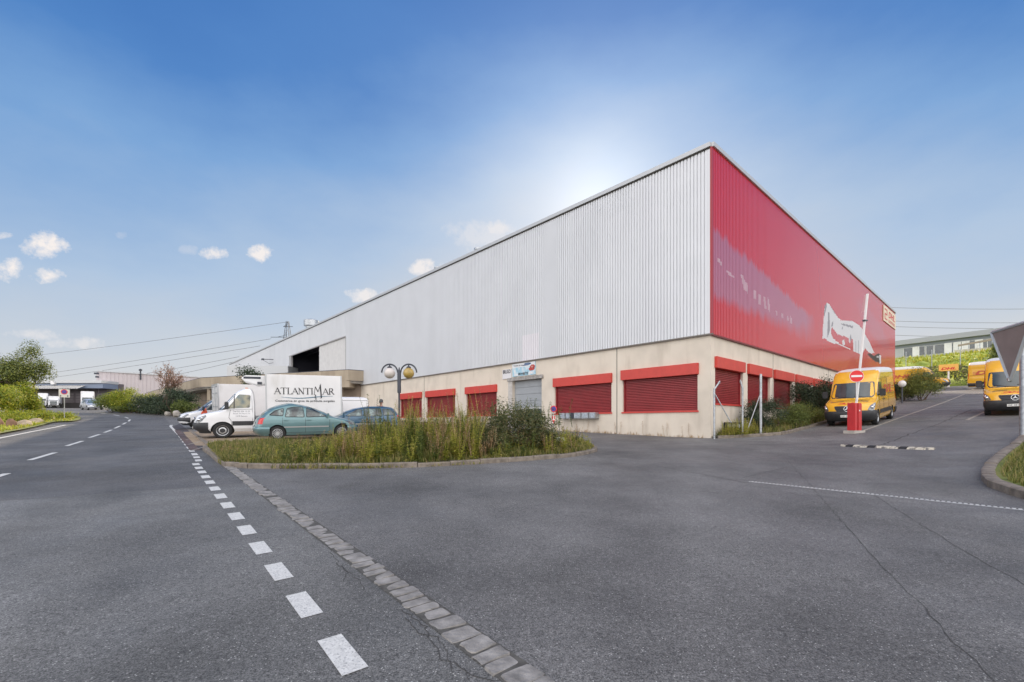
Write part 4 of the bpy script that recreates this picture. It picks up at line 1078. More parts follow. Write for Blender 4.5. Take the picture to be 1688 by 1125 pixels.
# serif lettering drawn stroke by stroke on the near side
m = MB(); YF = -BW - .016
def TX(x, z): return (x, YF, z)
def stroke(p, q, w, mi=0):
    p, q = Vector(p), Vector(q); d = (q - p).normalized(); n = Vector((-d.y, d.x)) * w / 2
    m.face([TX(*(p + n)), TX(*(p - n)), TX(*(q - n)), TX(*(q + n))], mi)
lh = .30; tk, tn, sf = .040, .018, .016
def serif(x, z, w=.07): stroke((x - w / 2, z), (x + w / 2, z), sf)
def letter(c, x, z):
    h = lh
    if c == 'A':
        stroke((x, z), (x + .115, z + h), tn); stroke((x + .105, z + h), (x + .225, z), tk); stroke((x + .05, z + h * .36), (x + .175, z + h * .36), tn); serif(x, z); serif(x + .225, z); return .25
    if c == 'T': stroke((x, z + h), (x + .22, z + h), tn); stroke((x + .11, z), (x + .11, z + h), tk); serif(x + .11, z, .09); stroke((x, z + h), (x, z + h - .05), tn); stroke((x + .22, z + h), (x + .22, z + h - .05), tn); return .25
    if c == 'L': stroke((x + .04, z), (x + .04, z + h), tk); serif(x + .04, z + h, .09); stroke((x, z), (x + .17, z), tn); stroke((x + .17, z), (x + .17, z + .06), tn); return .20
    if c == 'N': stroke((x + .03, z), (x + .03, z + h), tn); stroke((x + .02, z + h), (x + .21, z), tk); stroke((x + .21, z), (x + .21, z + h), tn); serif(x + .03, z); serif(x + .21, z + h); serif(x + .01, z + h, .05); return .27
    if c == 'I': stroke((x + .04, z), (x + .04, z + h), tk); serif(x + .04, z, .09); serif(x + .04, z + h, .09); return .11
    if c == 'R':
        stroke((x + .04, z), (x + .04, z + h), tk); serif(x + .04, z, .09)
        P_ = [(x + .04, z + h), (x + .12, z + h), (x + .165, z + h * .88), (x + .165, z + h * .66), (x + .12, z + h * .52), (x + .04, z + h * .52)]
        for k, (a, b) in enumerate(zip(P_, P_[1:])): stroke(a, b, tk if 1 <= k <= 3 else tn)
        stroke((x + .10, z + h * .52), (x + .22, z), tk); serif(x + .22, z, .05); return .25
x = BX0 + .36; z0 = 2.05
for c in 'ATLANTI': x += letter(c, x, z0) * 1.0
mx_ = x + .02
for (a, b, w_) in (((0, -.0), (.05, .38), .02), ((.05, .38), (.16, .12), .035), ((.16, .12), (.29, .52), .02), ((.26, .46), (.30, -.18), .055), ((.30, -.18), (.24, -.18), .02), ((0, .0), (.07, -.05), .03), ((.07, -.05), (.02, -.14), .03), ((.02, -.14), (.08, -.2), .03), ((.08, -.2), (.06, -.28), .025), ((.06, -.28), (0, -.3), .02)):
    stroke((mx_ + a[0], z0 + a[1]), (mx_ + b[0], z0 + b[1]), w_)
x = mx_ + .37
for c in 'AR': x += letter(c, x, z0) * 1.0
xe = x
sw = [(BX0 + .62 + (xe - BX0 - .7) * t, z0 - .14 - .055 * math.sin(2 * math.pi * (t * .8)) ) for t in [k / 16 for k in range(17)]]
for k, (a, b) in enumerate(zip(sw, sw[1:])): stroke(a, b, .012 + .03 * math.sin(math.pi * (k + .5) / 16), 1)
add_text(m, 'Commerce en gros de produits surgelés', lambda a, b: TX(BX0 + .38 + a, z0 - .40 + b), width=xe - BX0 - .38, height=.13, bold=.012)
m.build('lettering', [M_['black_letter'], mat('sea_blue_letter', (.08, .18, .26), .5)], box)
m = MB()
for k, (s_, wd_) in enumerate((('Tel 022 300 10 20', .62), ('Route de Meyrin 14', .62), ('1219 Geneve', .42))):
    add_text(m, s_, lambda a, b: CAB.side(1.50 + a + (.1 if k == 2 else 0), 1.20 - k * .11 + b, -1, .01), width=wd_, height=.065)
m.build('lettering', M_['grey_letter'], lorry)
m = MB(); m.box(3.0, 4.2, -1.0, -.97, .48, .8); m.build('side_guard', M_['black_plastic'], lorry)
al = R(28); n0 = Vector((-14.35, 20.45, 0)) + Vector((-math.sin(al), math.cos(al), 0)) * .75
place(lorry, n0.x, n0.y, al); lorry.scale = (1.08, 1, 1)

# ---- plain white box lorry behind it, rear doors towards the road
lor2 = empty('box_lorry', label='plain white box lorry seen from its rear corner, behind the lettered lorry', cat='lorry')
m = MB(); m.box(0, 4.2, -1.05, 1.05, .85, 2.78); bx2 = m.build('cargo_box', M_['box_white'], lor2, bevel=.02)
m = MB()
for y in (-1.05, -.02, 1.0): m.box(-.03, .02, y, y + .06, .84, 2.80)
m.box(-.02, .05, -1.07, -1.02, .83, 2.80); m.box(-.03, .03, -1.05, 1.05, 2.72, 2.80); m.box(-.03, .03, -1.05, 1.05, .82, .92); m.build('door_frame', M_['alloy'], bx2, bevel=.005)
for y in (-.75, -.35, .35, .75):
    m = MB(); m.tube([(-.05, y, .9), (-.05, y, 2.72)], .018, 8)
    for z in (1.0, 1.4, 2.2, 2.6): m.box(-.07, -.01, y - .04, y + .04, z, z + .07)
    m.build('lock_rod', M_['steel'], bx2)
m = MB(); m.box(-.1, 6.2, -.42, .42, .50, .7); m.box(-.15, -.02, -.95, .95, .42, .55); m.build('chassis', M_['black_plastic'], lor2)
m = MB(); m.box(4.35, 5.9, -.95, .95, .5, 2.3); m.build('cab', M_['white_paint'], lor2, bevel=.15, smooth=40)
for s_ in (-1, 1): wheel(lor2, 1.1, s_ * .85, .36, .3, sd=s_); wheel(lor2, 5.2, s_ * .85, .36, .23, sd=s_); m = MB(); m.box(-.16, -.02, s_ * .85 - .1, s_ * .85 + .1, .56, .66); m.build('tail_light', M_['red_glass'], lor2)
place(lor2, -18.1 - .0, 27.9, R(41))

# ---- white panel van with dark bumper beyond it
small = Shell([(.25, .25, 4.9, .85, .45, .1), (.42, .03, 4.95, .93, .5, .1), (.6, 0, 4.97, .94, .5, .1), (.8, .06, 4.97, .94, .5, .1), (.92, .16, 4.97, .94, .48, .1), (1.02, .40, 4.96, .935, .45, .1), (1.10, .80, 4.95, .93, .4, .1), (1.16, 1.02, 4.95, .925, .35, .1), (1.5, 1.42, 4.93, .89, .3, .1), (1.8, 1.78, 4.9, .85, .28, .1), (1.92, 2.05, 4.85, .8, .3, .15), (1.98, 2.5, 4.7, .65, .3, .3), (2.0, 3.0, 4.4, .4, .3, .3)])
def panel_van(label, stripes=False, group=None):
    P = empty('panel_van', label=label, cat='van', group=group)
    small.body('body', [M_['white_paint'], M_['black_plastic']], P, (.95, 3.95), .37)
    fy = lambda a, b: small.frontyz(a, b, .006)
    face_sheet(P, 'windscreen', M_['glass_dark'], [[(-.76, 1.18), (.76, 1.18), (.70, 1.78), (-.70, 1.78)]], fy, .06)
    bumper_band(small, P, 'front_bumper', M_['black_plastic'], [(.25, 0), (.32, .02), (.55, .03), (.70, .03), (.74, .0)], .56, .02)
    for s_ in (-1, 1):
        sd = lambda o_: (lambda a, b: small.side(a, b, s_, o_))
        face_sheet(P, 'door_window', M_['glass_dark'], [[(1.28, 1.2), (2.2, 1.2), (2.2, 1.75), (1.80, 1.75)]], sd(.006), .05)
        m = MB(); pts = [(s_ * t, z) for t, z in ((40, 76), (66, 74), (80, 92), (60, 96))]; patch(m, pts, lambda a, b: small.front(a, b / 100, .008), 3, step=4); m.build('headlight', M_['lamp_glass'], P)
        m = MB(); pts = [(s_ * 66, 90), (s_ * 88, 90), (s_ * 88, 150), (s_ * 66, 150)]; patch(m, pts, lambda a, b: small.rear(a, b / 100, .008), 3, step=6); m.build('tail_light', M_['red_glass'], P)
        mirror(P, 1.25, s_ * 1.06, 1.30, s=.8)
        for x in (.95, 3.95): wheel(P, x, s_ * .80, .32, .21, sd=s_)
        m = MB(); m.tube([sd(.002)(2.3, 1.85 - 1.4 * k / 6) for k in range(7)], .008, 4); m.tube([sd(.002)(3.4, 1.85 - 1.4 * k / 6) for k in range(7)], .008, 4); m.tube([sd(.002)(1.3 + 3.5 * k / 6, 1.80) for k in range(7)], .01, 4); m.build('panel_gap', M_['black_plastic'], P)
        if stripes:
            face_sheet(P, 'livery_stripe', mat('stripe_blue', (.02, .03, .10), .4), [[(.95, 1.08), (1.10, 1.08), (1.72, 1.62), (1.60, 1.68)]], sd(.012))
            face_sheet(P, 'livery_stripe', mat('stripe_orange', (.8, .10, .03), .4), [[(1.08, .82), (1.50, .82), (1.42, 1.35), (1.16, 1.08)]], sd(.013))
    face_sheet(P, 'grille', M_['black_plastic'], [[(-.4, .76), (.4, .76), (.38, .88), (-.38, .88)]], fy, .03)
    return P
pv = panel_van('white panel van with orange and dark blue stripes peeping out beyond the plain box lorry', True)
place(pv, -21.3, 29.1, R(41))
pv2 = panel_van('low white panel van parked against the beige wall behind the dark blue car')
place(pv2, -13.2, 25.6, R(28))

# ---- teal family car, seen from its rear quarter
def car(name, label, sh, paint, L, arches, zroof, wins, wsc, rwin, rw=.345, wst='cap', lights=True, rail=None):
    P = empty(name, label=label, cat='car')
    sh.body('body', [paint, M_['black_plastic']], P, arches, rw)
    face_sheet(P, 'windscreen', M_['glass_car'], [wsc], lambda a, b: sh.frontyz(a, b, .006), .06)
    face_sheet(P, 'rear_window', M_['glass_car'], [rwin], lambda a, b: sh.rearyz(a, b, .006), .06)
    for s_ in (-1, 1):
        sd = lambda o_: (lambda a, b: sh.side(a, b, s_, o_))
        for w in wins:
            g = face_sheet(P, 'side_window', M_['glass_car'], [w], sd(.008), .05)
            m = MB(); Q = round_poly(w, .05); m.tube([sd(.010)(*q) for q in Q + Q[:1]], .014, 5, caps=False); m.build('window_trim', M_['black_plastic'], g)
        m = MB(); zb = sh.belt
        for x in sh.gaps: m.tube([sd(.001)(x, zb - (zb - .32) * k / 6) for k in range(7)], .006, 4)
        m.tube([sd(.001)(sh.gaps[0] + (sh.gaps[-1] - sh.gaps[0]) * k / 8, .34) for k in range(9)], .006, 4); m.build('panel_gap', M_['black_plastic'], P)
        face_sheet(P, 'side_moulding', sh.mould, [[(sh.gaps[0] + .05, .55), (sh.gaps[-1] - .05, .55), (sh.gaps[-1] - .05, .60), (sh.gaps[0] + .05, .60)]], sd(.014))
        for x in sh.gaps[1:]: m = MB(); a = sd(.02)(x - .14, zb - .12); m.box(a.x - .09, a.x + .09, a.y - .015, a.y + .015, a.z - .018, a.z + .018); m.build('door_handle', paint, P, bevel=.006)
        mirror(P, sh.mx, s_ * (sh.P(zb)[2] + .12), zb + .08, paint, .6)
        for x in arches: wheel(P, x, s_ * (sh.P(.5)[2] - .11), .31, .20, sd=s_, style=wst)
        m = MB(); patch(m, [(s_ * t, z) for t, z in sh.tail], lambda a, b: sh.rear(a, b / 100, .012), 2, step=4); m.build('tail_light', M_['red_glass'], P, smooth=60)
        m = MB(); patch(m, [(s_ * t, z) for t, z in sh.head], lambda a, b: sh.front(a, b / 100, .012), 2, step=4); m.build('headlight', M_['lamp_glass'], P, smooth=60)
    m = MB(); c = sh.rearyz(0, sh.pz, .02); m.box(c.x - .01, c.x + .012, -.26, .26, sh.pz - .06, sh.pz + .06); pt = m.build('number_plate', M_['plate'], P)
    m = MB(); add_text(m, 'VD 30715', lambda x, y: (c.x + .016, -.22 + x, sh.pz - .035 + y), width=.44, height=.07); m.build('lettering', M_['black_letter'], pt)
    bumper_band(sh, P, 'rear_bumper', paint, [(.30, 0), (.34, .03), (.50, .045), (.58, .03), (.60, .0)], L - .55, .02, front=False)
    bumper_band(sh, P, 'front_bumper', paint, [(.26, 0), (.32, .02), (.48, .03), (.56, .02), (.58, .0)], .45, .02)
    m = MB(); m.box(.5, L - .4, -.7, .7, .20, .30); m.build('underbody', M_['black_plastic'], P)
    return P
M_['glass_car'] = mat('glass_car', (.04, .06, .06), .04, spec=.9, colors=[(.35, (.02, .025, .025)), (.5, (.07, .10, .10)), (.6, (.22, .30, .29)), (.66, (.05, .06, .06))], nscale=2.2)
C1 = Shell([(.22, .22, 4.15, .78, .4, .3), (.32, .06, 4.24, .84, .5, .3), (.5, .0, 4.27, .865, .55, .3), (.62, .03, 4.26, .87, .55, .28), (.74, .10, 4.22, .87, .55, .26), (.84, .30, 4.20, .865, .52, .26), (.91, .62, 4.18, .86, .48, .26), (.96, .92, 4.14, .85, .42, .26), (1.02, 1.08, 4.05, .835, .4, .28),
            (1.2, 1.42, 3.90, .775, .42, .34), (1.38, 1.85, 3.66, .705, .5, .42), (1.48, 2.15, 3.45, .64, .5, .5), (1.55, 2.45, 3.2, .54, .5, .5), (1.60, 2.75, 2.95, .3, .2, .2)], n=2.2, nr=2.4)
C1.belt = .98; C1.gaps = [1.32, 2.32, 3.22]; C1.mx = 1.40; C1.pz = .74; C1.mould = M_['alloy']
C1.tail = [(50, 72), (88, 72), (88, 98), (54, 98)]; C1.head = [(40, 62), (76, 64), (84, 80), (56, 78)]
teal = car('family_car', 'teal family hatchback with red tail light beside the lettered lorry', C1, M_['teal_paint'], 4.27, (.80, 3.42), 1.6,
           [[(1.45, 1.02), (2.28, 1.0), (2.24, 1.42), (2.05, 1.40)], [(2.36, 1.0), (3.12, 1.02), (3.02, 1.38), (2.75, 1.44), (2.40, 1.44)], [(3.20, 1.06), (3.72, 1.10), (3.50, 1.28), (3.16, 1.38)]],
           [(-.70, 1.0), (.70, 1.0), (.60, 1.42), (-.60, 1.42)], [(-.60, 1.10), (.60, 1.10), (.48, 1.42), (-.48, 1.42)])
al = R(32); c0 = Vector((-11.15, 19.7, 0)) # rear centre; nose to the right and further away
nose = c0 + Vector((math.cos(al), math.sin(al), 0)) * 4.27
place(teal, nose.x, nose.y, al + math.pi)
C2 = Shell([(.22, .22, 4.25, .80, .4, .2), (.32, .06, 4.32, .86, .5, .2), (.5, .0, 4.35, .885, .55, .2), (.65, .03, 4.34, .89, .55, .2), (.76, .12, 4.32, .885, .52, .2), (.85, .45, 4.31, .88, .48, .2), (.92, .95, 4.30, .87, .42, .2), (.98, 1.15, 4.28, .85, .4, .2), (1.2, 1.6, 4.15, .77, .42, .25), (1.34, 2.0, 4.05, .70, .45, .3), (1.41, 2.35, 3.9, .62, .45, .35), (1.45, 2.7, 3.6, .45, .3, .3)], n=2.3, nr=2.6)
C2.belt = .95; C2.gaps = [1.40, 2.42, 3.40]; C2.mx = 1.5; C2.pz = .7; C2.mould = M_['alloy']; C2.tail = [(56, 78), (84, 76), (84, 100), (60, 102)]; C2.head = [(40, 62), (76, 64), (84, 80), (56, 78)]
blue = car('estate_car', 'dark blue estate car mostly hidden behind the tall weeds and right of the teal car', C2, M_['blue_paint'], 4.35, (.85, 3.5), 1.45,
           [[(1.60, .98), (2.38, .97), (2.36, 1.33), (2.15, 1.30)], [(2.46, .97), (3.36, .98), (3.30, 1.34), (2.50, 1.35)], [(3.44, .99), (4.0, 1.02), (3.8, 1.30), (3.40, 1.33)]],
           [(-.72, .97), (.72, .97), (.60, 1.32), (-.60, 1.32)], [(-.62, 1.0), (.62, 1.0), (.52, 1.34), (-.52, 1.34)], wst='alloy')
al = R(24); r0 = Vector((-6.1, 24.6, 0)); nose = r0 - Vector((math.cos(al), math.sin(al), 0)) * 4.35
place(blue, nose.x, nose.y, al)
# silver car far down the road and one on the roof deck
silv = car('hatchback_car', 'small silver car far away where the road bends, before the hedge', C1, M_['silver_paint'], 4.27, (.80, 3.42), 1.6,
           [[(1.45, 1.02), (2.28, 1.0), (2.24, 1.42), (2.05, 1.40)], [(2.36, 1.0), (3.12, 1.02), (3.02, 1.38), (2.75, 1.44), (2.40, 1.44)]],
           [(-.70, 1.0), (.70, 1.0), (.60, 1.42), (-.60, 1.42)], [(-.60, 1.10), (.60, 1.10), (.48, 1.42), (-.48, 1.42)])
place(silv, -61.0, 67.0, math.atan2(.55, -.83) + math.pi * 0)
# ================================================================ annex, far buildings, hill
M_['annex'] = mat('annex', (.40, .33, .24), .9, colors=[(.3, (.34, .28, .21)), (.7, (.44, .37, .28))], nscale=.7, bump=.2, bscale=30, stain=((1.2, 1.2, .3), .5, .8, (.26, .21, .16)))
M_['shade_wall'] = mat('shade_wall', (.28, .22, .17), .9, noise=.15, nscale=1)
ax = empty('parking_deck', (-16.5, 46, 0), 0, 'beige concrete deck with a long parapet behind the parked lorries', 'building')
AP = [at(574, 610, 46).xy, at(331, 623.5, 54.2).xy, at(286, 635, 63.9).xy, Vector((-66, 82))]
zt = 6.94
def wallseg(mb, a, b, z0, z1, th, out):
    """straight wall between two plan points, thickness th away from out side; coordinates relative to the deck's base"""
    a, b = Vector((a[0], a[1], 0)), Vector((b[0], b[1], 0)); d = (b - a).normalized(); n = Vector((-d.y, d.x, 0)) * (-out)
    o = Vector((-16.5, 46, 0)); a, b = a - o, b - o
    P = [a, b, b + n * th, a + n * th]; mb.prism([(p.x, p.y, z0) for p in P], (0, 0, z1 - z0))
m = MB()
for a, b in zip(AP, AP[1:]): wallseg(m, a, b, zt - 1.05, zt, .25, 1)
b_ = AP[0] + Vector((3.2, 2.6)); wallseg(m, b_, AP[0], zt - 1.05, zt, .25, 1)
m.build('parapet', M_['annex'], ax, fix=True)
m = MB()
for a, b in zip(AP, AP[1:]): wallseg(m, a, b, zt, zt + .06, .3, 1)
wallseg(m, b_, AP[0], zt, zt + .06, .3, 1); m.build('coping', M_['dark_metal'], ax, fix=True)
m = MB(); o = Vector((-16.5, 46, 0))
back = [(2, 60), (-40, 84), (-70, 100)]
m.prism([(p[0] - o.x, p[1] - o.y, zt - 1.3) for p in [tuple(b_ + Vector((.0, .4)))] + [tuple(p + Vector((.05, .35))) for p in AP] + [(-70, 100), (-30, 80), (-8, 56)]], (0, 0, .24)); m.build('deck_slab', M_['concrete'], ax, fix=True)
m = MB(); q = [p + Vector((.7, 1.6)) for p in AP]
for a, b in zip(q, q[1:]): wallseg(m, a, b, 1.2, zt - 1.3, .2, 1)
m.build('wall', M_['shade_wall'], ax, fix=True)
m = MB(); p = AP[0] - Vector((o.x, o.y)); m.box(p.x - 2.2, p.x + .1, p.y + .1, p.y + 2.4, 5.2, 5.88)
m.build('end_beam', M_['annex'], ax, bevel=.01)
for k in range(7):
    c = AP[0].lerp(AP[1], .06 + k * .15) - Vector((o.x, o.y)); m = MB(); m.box(c.x - .2, c.x + .2, c.y + .5, c.y + .9, 1.2, zt - 1.3); m.build('column', M_['annex'], ax)
m = MB(); a = at(436, 613, 62); a.z = 0; m.box(a.x - 5.1 - o.x, a.x + 3.2 - o.x, a.y - o.y, a.y - o.y + 3, zt - 1, zt + 2.45); m.build('plant_room', M_['trim_grey'], ax, bevel=.04)
deckcar = copy_tree(silv); deckcar['label'] = 'pale car parked up on the roof deck before the dark opening'
deckcar.matrix_world = Matrix.Translation((-30.4, 58.3, zt - 1.05)) @ Matrix.Rotation(R(140), 4, 'Z')

# dock building far left
M_['dock_wall'] = mat('dock_wall', (.15, .13, .14), .8, noise=.12, nscale=.5)
M_['blue_fascia'] = mat('blue_fascia', (.17, .21, .29), .5, noise=.06, nscale=.3)
M_['corr_light'] = mat('corr_light', (.62, .60, .56), .5)
dk = empty('dock_building', (-84, 90, 0), 0, 'low loading dock building with a ribbed canopy, far left behind the tree', 'building')
yb = 90; xa, xb = -100 + 84, at(163, 650, yb).x + 84; g0 = 4.6
def vz(v, y=yb): return H + (CV - v) / F * y
m = MB(); m.box(xa, xb, 3, 16, g0 - 1, vz(630)); m.build('wall', M_['dock_wall'], dk)
m = MB(); m.box(xa, xb + .3, .5, 4, vz(640), vz(632)); m.build('fascia', M_['blue_fascia'], dk)
m = MB(); m.box(xa, xb + .3, .2, 4.2, vz(631.5), vz(627)); m.build('roof', M_['trim_grey'], dk)
m = MB(); k = xa
while k < xb - 3: m.prism([(k, -1.2, vz(641.5)), (k + .28, -1.2, vz(641.5)), (k + .28, .45, vz(635.5)), (k, .45, vz(635.5))], (0, .05, -.06)); k += .5
cn = m.build('canopy', M_['corr_light'], dk)
m = MB(); m.box(xa, xb - 3, -.95, .5, vz(641.7), vz(640.8)); m.build('canopy_back', M_['dark_metal'], cn)
for (u0, u1) in ((62, 76), (80, 98), (102, 120), (138, 156)):
    m = MB(); x0, x1 = at(u0, 0, yb).x + 84, at(u1, 0, yb).x + 84
    m.box(x0, x1, 2.9, 3.0, g0 + 1.2, vz(646)); m.build('dock_gate', mat('dock_gate', (.22, .19, .20), .7, noise=.1, nscale=.6), dk)
    m = MB()
    for k in range(6): m.box(x0, x1, 2.86, 2.9, g0 + 1.5 + k * .55, g0 + 1.56 + k * .55)
    m.build('gate_rib', M_['dark_metal'], dk)
m = MB(); m.box(xa, xb, .5, 3, g0 - 1, g0 + 1.1); m.build('dock_platform', mat('dock_dark', (.05, .045, .045), .9), dk)
m = MB(); m.box(at(83, 0, yb).x + 84, at(89, 0, yb).x + 84, .0, .6, vz(634), vz(628.5)); m.build('roof_box', M_['box_white'], dk, bevel=.03)
def dock_lorry(label, u0, u1, y, v0, v1, text=None, cab=True):
    x0, x1 = at(u0, 0, y).x, at(u1, 0, y).x; c = (x0 + x1) / 2; w = (x1 - x0) / 2 * .72; g = gz(c, y)
    P = empty('dock_lorry', (c, y, g), R(42), label, 'lorry'); zt_, zb_ = H + (CV - v0) / F * y - g, H + (CV - v1) / F * y - g
    m = MB(); m.box(-w, w, .9, 7, 1.0, zt_); m.build('cargo_box', M_['box_white'], P, bevel=.04)
    m = MB(); m.prism([(-w * .88, -.75, .55), (w * .88, -.75, .55), (w * .88, -.6, 1.5), (w * .84, -.3, zt_ * .80), (-w * .84, -.3, zt_ * .80), (-w * .88, -.6, 1.5)], (0, 1.5, 0)); cb = m.build('cab', M_['white_paint'], P, bevel=.08)
    m = MB(); m.face([(-w * .76, -.74, 1.5), (w * .76, -.74, 1.5), (w * .72, -.62, zt_ * .62), (-w * .72, -.62, zt_ * .62)]); m.face([(-w * .6, -.80, .8), (w * .6, -.80, .8), (w * .6, -.78, 1.3), (-w * .6, -.78, 1.3)]); m.build('windscreen', M_['glass_dark'], cb)
    m = MB(); add_text(m, text or 'TRANSPORT', lambda a, b: (-w * .6 + a, -.66, zt_ * .66 + b), width=w * 1.2, height=.3, bold=.03) if text else m.box(-w * .6, w * .6, -.79, -.77, .62, .74); m.build('lettering' if text else 'bumper', M_['grey_letter'], cb)
    for s_ in (-1, 1): wheel(P, s_ * w * .72, .3, .45, .3, sd=s_)
    for ch in P.children:
        if ch.name.startswith('wheel'):
            ch.location = (0, 0, 0)
    return P
dock_lorry('white lorry backed into the dock just right of the square no-parking sign', 132.5, 155.5, 84, 645, 668)
dock_lorry('tall white lorry at the dock beside the leafy tree, left of its neighbour', 62, 78, 85, 648, 668)
dock_lorry('low white lorry at the dock, between the leafy tree and the square sign', 79, 98, 83, 653, 669)

# pale hall behind the hedge
hl = empty('pale_hall', (-84, 93, 0), 0, 'pale windowless hall with a sloping roof line behind the hedge', 'building')
M_['hall'] = mat('hall', (.56, .50, .50), .7, noise=.04, nscale=.4)
hy0, hy1 = 93, 118
hy1 = 105.7; c0_, c1_ = at(163, 613, hy0), at(335, 623.3, hy1)
ztop = c0_.z
c1_.z = ztop; 
d = (Vector((c1_.x, c1_.y, 0)) - Vector((c0_.x, c0_.y, 0))); L = d.length; d.normalize(); n = Vector((-d.y, d.x, 0)); hl.location = (c0_.x, c0_.y, 0); hl.rotation_euler = (0, 0, math.atan2(d.y, d.x))
m = MB(); k = 0
while k < L:
    m.face([(k, 0, 2), (k + .45, 0, 2), (k + .45, 0, ztop), (k, 0, ztop)]); m.face([(k + .45, 0, 2), (k + .5, .06, 2), (k + .5, .06, ztop), (k + .45, 0, ztop)]); m.face([(k + .5, .06, 2), (k + .6, .06, 2), (k + .6, .06, ztop), (k + .5, .06, ztop)]); m.face([(k + .6, .06, 2), (k + .65, 0, 2), (k + .65, 0, ztop), (k + .6, .06, ztop)]); k += .65
m.box(-.05, .0, -.05, 7, 2, ztop)
m.build('wall', M_['hall'], hl)
m = MB(); m.box(-.2, L + .5, -.2, 7, ztop, ztop + .25); m.build('roof', M_['trim_grey'], hl)
m = MB()
for (v, w_) in ((616, .7), (621.5, .5), (631, 1.4)): zz = H + (CV - v) / F * hy0; m.box(-.05 - w_, .0, -.2, .1, zz - .2, zz + .12)
m.build('wall_bracket', M_['dark_metal'], hl)
m = MB(); kx = 6.6; m.tube([(kx, -.15, ztop - 1.2), (kx, -.15, ztop + .7)], .14, 8); m.lathe([(0, 0), (.3, .0), (.3, .3), (0, .45)], (kx, -.15, ztop + .7), n=12); m.build('flue', M_['dark_metal'], hl)

# hill on the right with the long office building
hill_o = Vector((.67, .74, 0)); lat = Vector((.74, -.67, 0))
def hz(q, s):
    b = gz(*(hill_o * 77 + lat * s).xy)
    t = min(1, max(0, (q - 77) / 44)); t = t * t * (3 - 2 * t) * .8 + t * .2
    r = 6.75 + 7.6 * t + .035 * s * t - .02 * abs(s) * 0 + .25 * math.sin(q * .8 + s * .06) * (1 if 80 < q < 118 else 0) + .12 * math.sin(q * .31 + s * .5)
    return r if q > 77.5 else r - (77.5 - q) * .6
M_['hill_grass'] = mat('hill_grass', (.15, .19, .03), .95, colors=[(.3, (.12, .17, .02)), (.48, (.24, .30, .035)), (.62, (.36, .40, .055)), (.75, (.42, .36, .09))], nscale=.28, bump=.9, bscale=3, detail=8)
m = MB(); qs = [74, 76, 77.5] + [78 + k * 1.5 for k in range(32)] + [130, 150, 200, 300]; ss = [-60 + k * 3 for k in range(61)]
idx = {}
for q in qs:
    for s_ in ss:
        p = hill_o * q + lat * s_; idx[q, s_] = len(m.v); m.v.append((p.x, p.y, hz(q, s_)))
for a, b in zip(qs, qs[1:]):
    for c, e in zip(ss, ss[1:]): m.f.append((idx[a, c], idx[a, e], idx[b, e], idx[b, c])); m.m.append(0)
struct(m.build('hill', M_['hill_grass'], smooth=70), 'sunlit grassy slope behind the parked vans')

ofc = empty('office_building', (0, 0, 0), 0, 'long low grey office building on top of the grassy hill', 'building')
pa, pb = at(1470, 563.5, 122), at(1720, 534.5, 99); ztop = 23.4
d = Vector((pb.x - pa.x, pb.y - pa.y, 0)); L = d.length; ofc.location = (pa.x, pa.y, 0); ofc.rotation_euler = (0, 0, math.atan2(d.y, d.x)); dn = d.normalized()
def OX(u):       # distance along the front for an image column
    r = (u - CU) / F; return (pa.x - r * pa.y) / (r * dn.y - dn.x)
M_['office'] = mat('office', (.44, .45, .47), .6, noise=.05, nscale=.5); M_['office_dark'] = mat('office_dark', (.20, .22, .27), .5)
m = MB(); m.box(-6, L + 20, 0, 12, 12, ztop - 1.2); m.build('wall', M_['office'], ofc)
m = MB(); m.box(-6.5, L + 20.5, -.9, 12.5, ztop - 1.2, ztop); m.build('roof', mat('office_roof', (.36, .37, .40), .6), ofc)
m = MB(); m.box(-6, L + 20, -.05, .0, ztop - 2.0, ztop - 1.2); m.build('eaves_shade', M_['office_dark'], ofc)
for (u0, u1) in ((1490, 1506), (1514, 1525), (1527, 1539), (1541, 1560), (1569, 1574), (1583, 1590), (1595, 1612), (1616, 1640), (1645, 1665)):
    x0, x1 = OX(u0), OX(u1); m = MB(); m.box(x0, x1, -.10, -.06, ztop - 4.3, ztop - 2.2); w_ = m.build('window', M_['glass_dark'], ofc)
    m = MB(); n_ = max(1, int((x1 - x0) / 1.2))
    for k in range(n_ + 1): xx = x0 + (x1 - x0) * k / n_; m.box(xx - .04, xx + .04, -.14, -.10, ztop - 4.3, ztop - 2.2)
    m.build('frame', M_['box_white'], w_)
for u in (1510, 1563, 1578, 1592, 1614):
    x0 = OX(u); m = MB(); m.box(x0 - .7, x0 + .7, -.12, -.055, ztop - 4.5, ztop - 2.0); m.build('wall_panel', M_['box_white'], ofc)
m = MB(); m.box(OX(1482), OX(1497), -1.2, -.1, 16, ztop - 5.2); m.build('porch', mat('porch_blue', (.10, .16, .30), .5), ofc)
# retaining wall and rail on the slope
rw = empty('retaining_wall', (0, 0, 0), 0, 'short concrete retaining wall with a railing, high on the grassy hill', 'wall')
a, b = at(1576, 583, 88), at(1634, 577, 78); rw.location = (a.x, a.y, 0); dd_ = Vector((b.x - a.x, b.y - a.y, 0)); rw.rotation_euler = (0, 0, math.atan2(dd_.y, dd_.x)); L = dd_.length
m = MB(); m.prism([(-.6, 0, 11.6), (L, 0, 11.2), (L, 0, 14.6), (-.6, 0, 15.8)], (0, .4, 0)); m.build('wall', mat('pale_concrete', (.50, .47, .42), .9, noise=.15, nscale=.8, stain=((1, 1, .2), .5, .75, (.3, .28, .25))), rw)
m = MB(); m.bar((-1, .8, 16.7), (L + 2, .8, 15.9), .12, .35); m.build('rail', mat('rail_brown', (.24, .20, .16), .8), rw)
for k in range(5): m = MB(); x = -1 + k * (L + 3) / 4; m.tube([(x, .8, 12), (x, .8, 16.9 - .2 * k)], .07, 6); m.build('post', M_['steel'], rw)

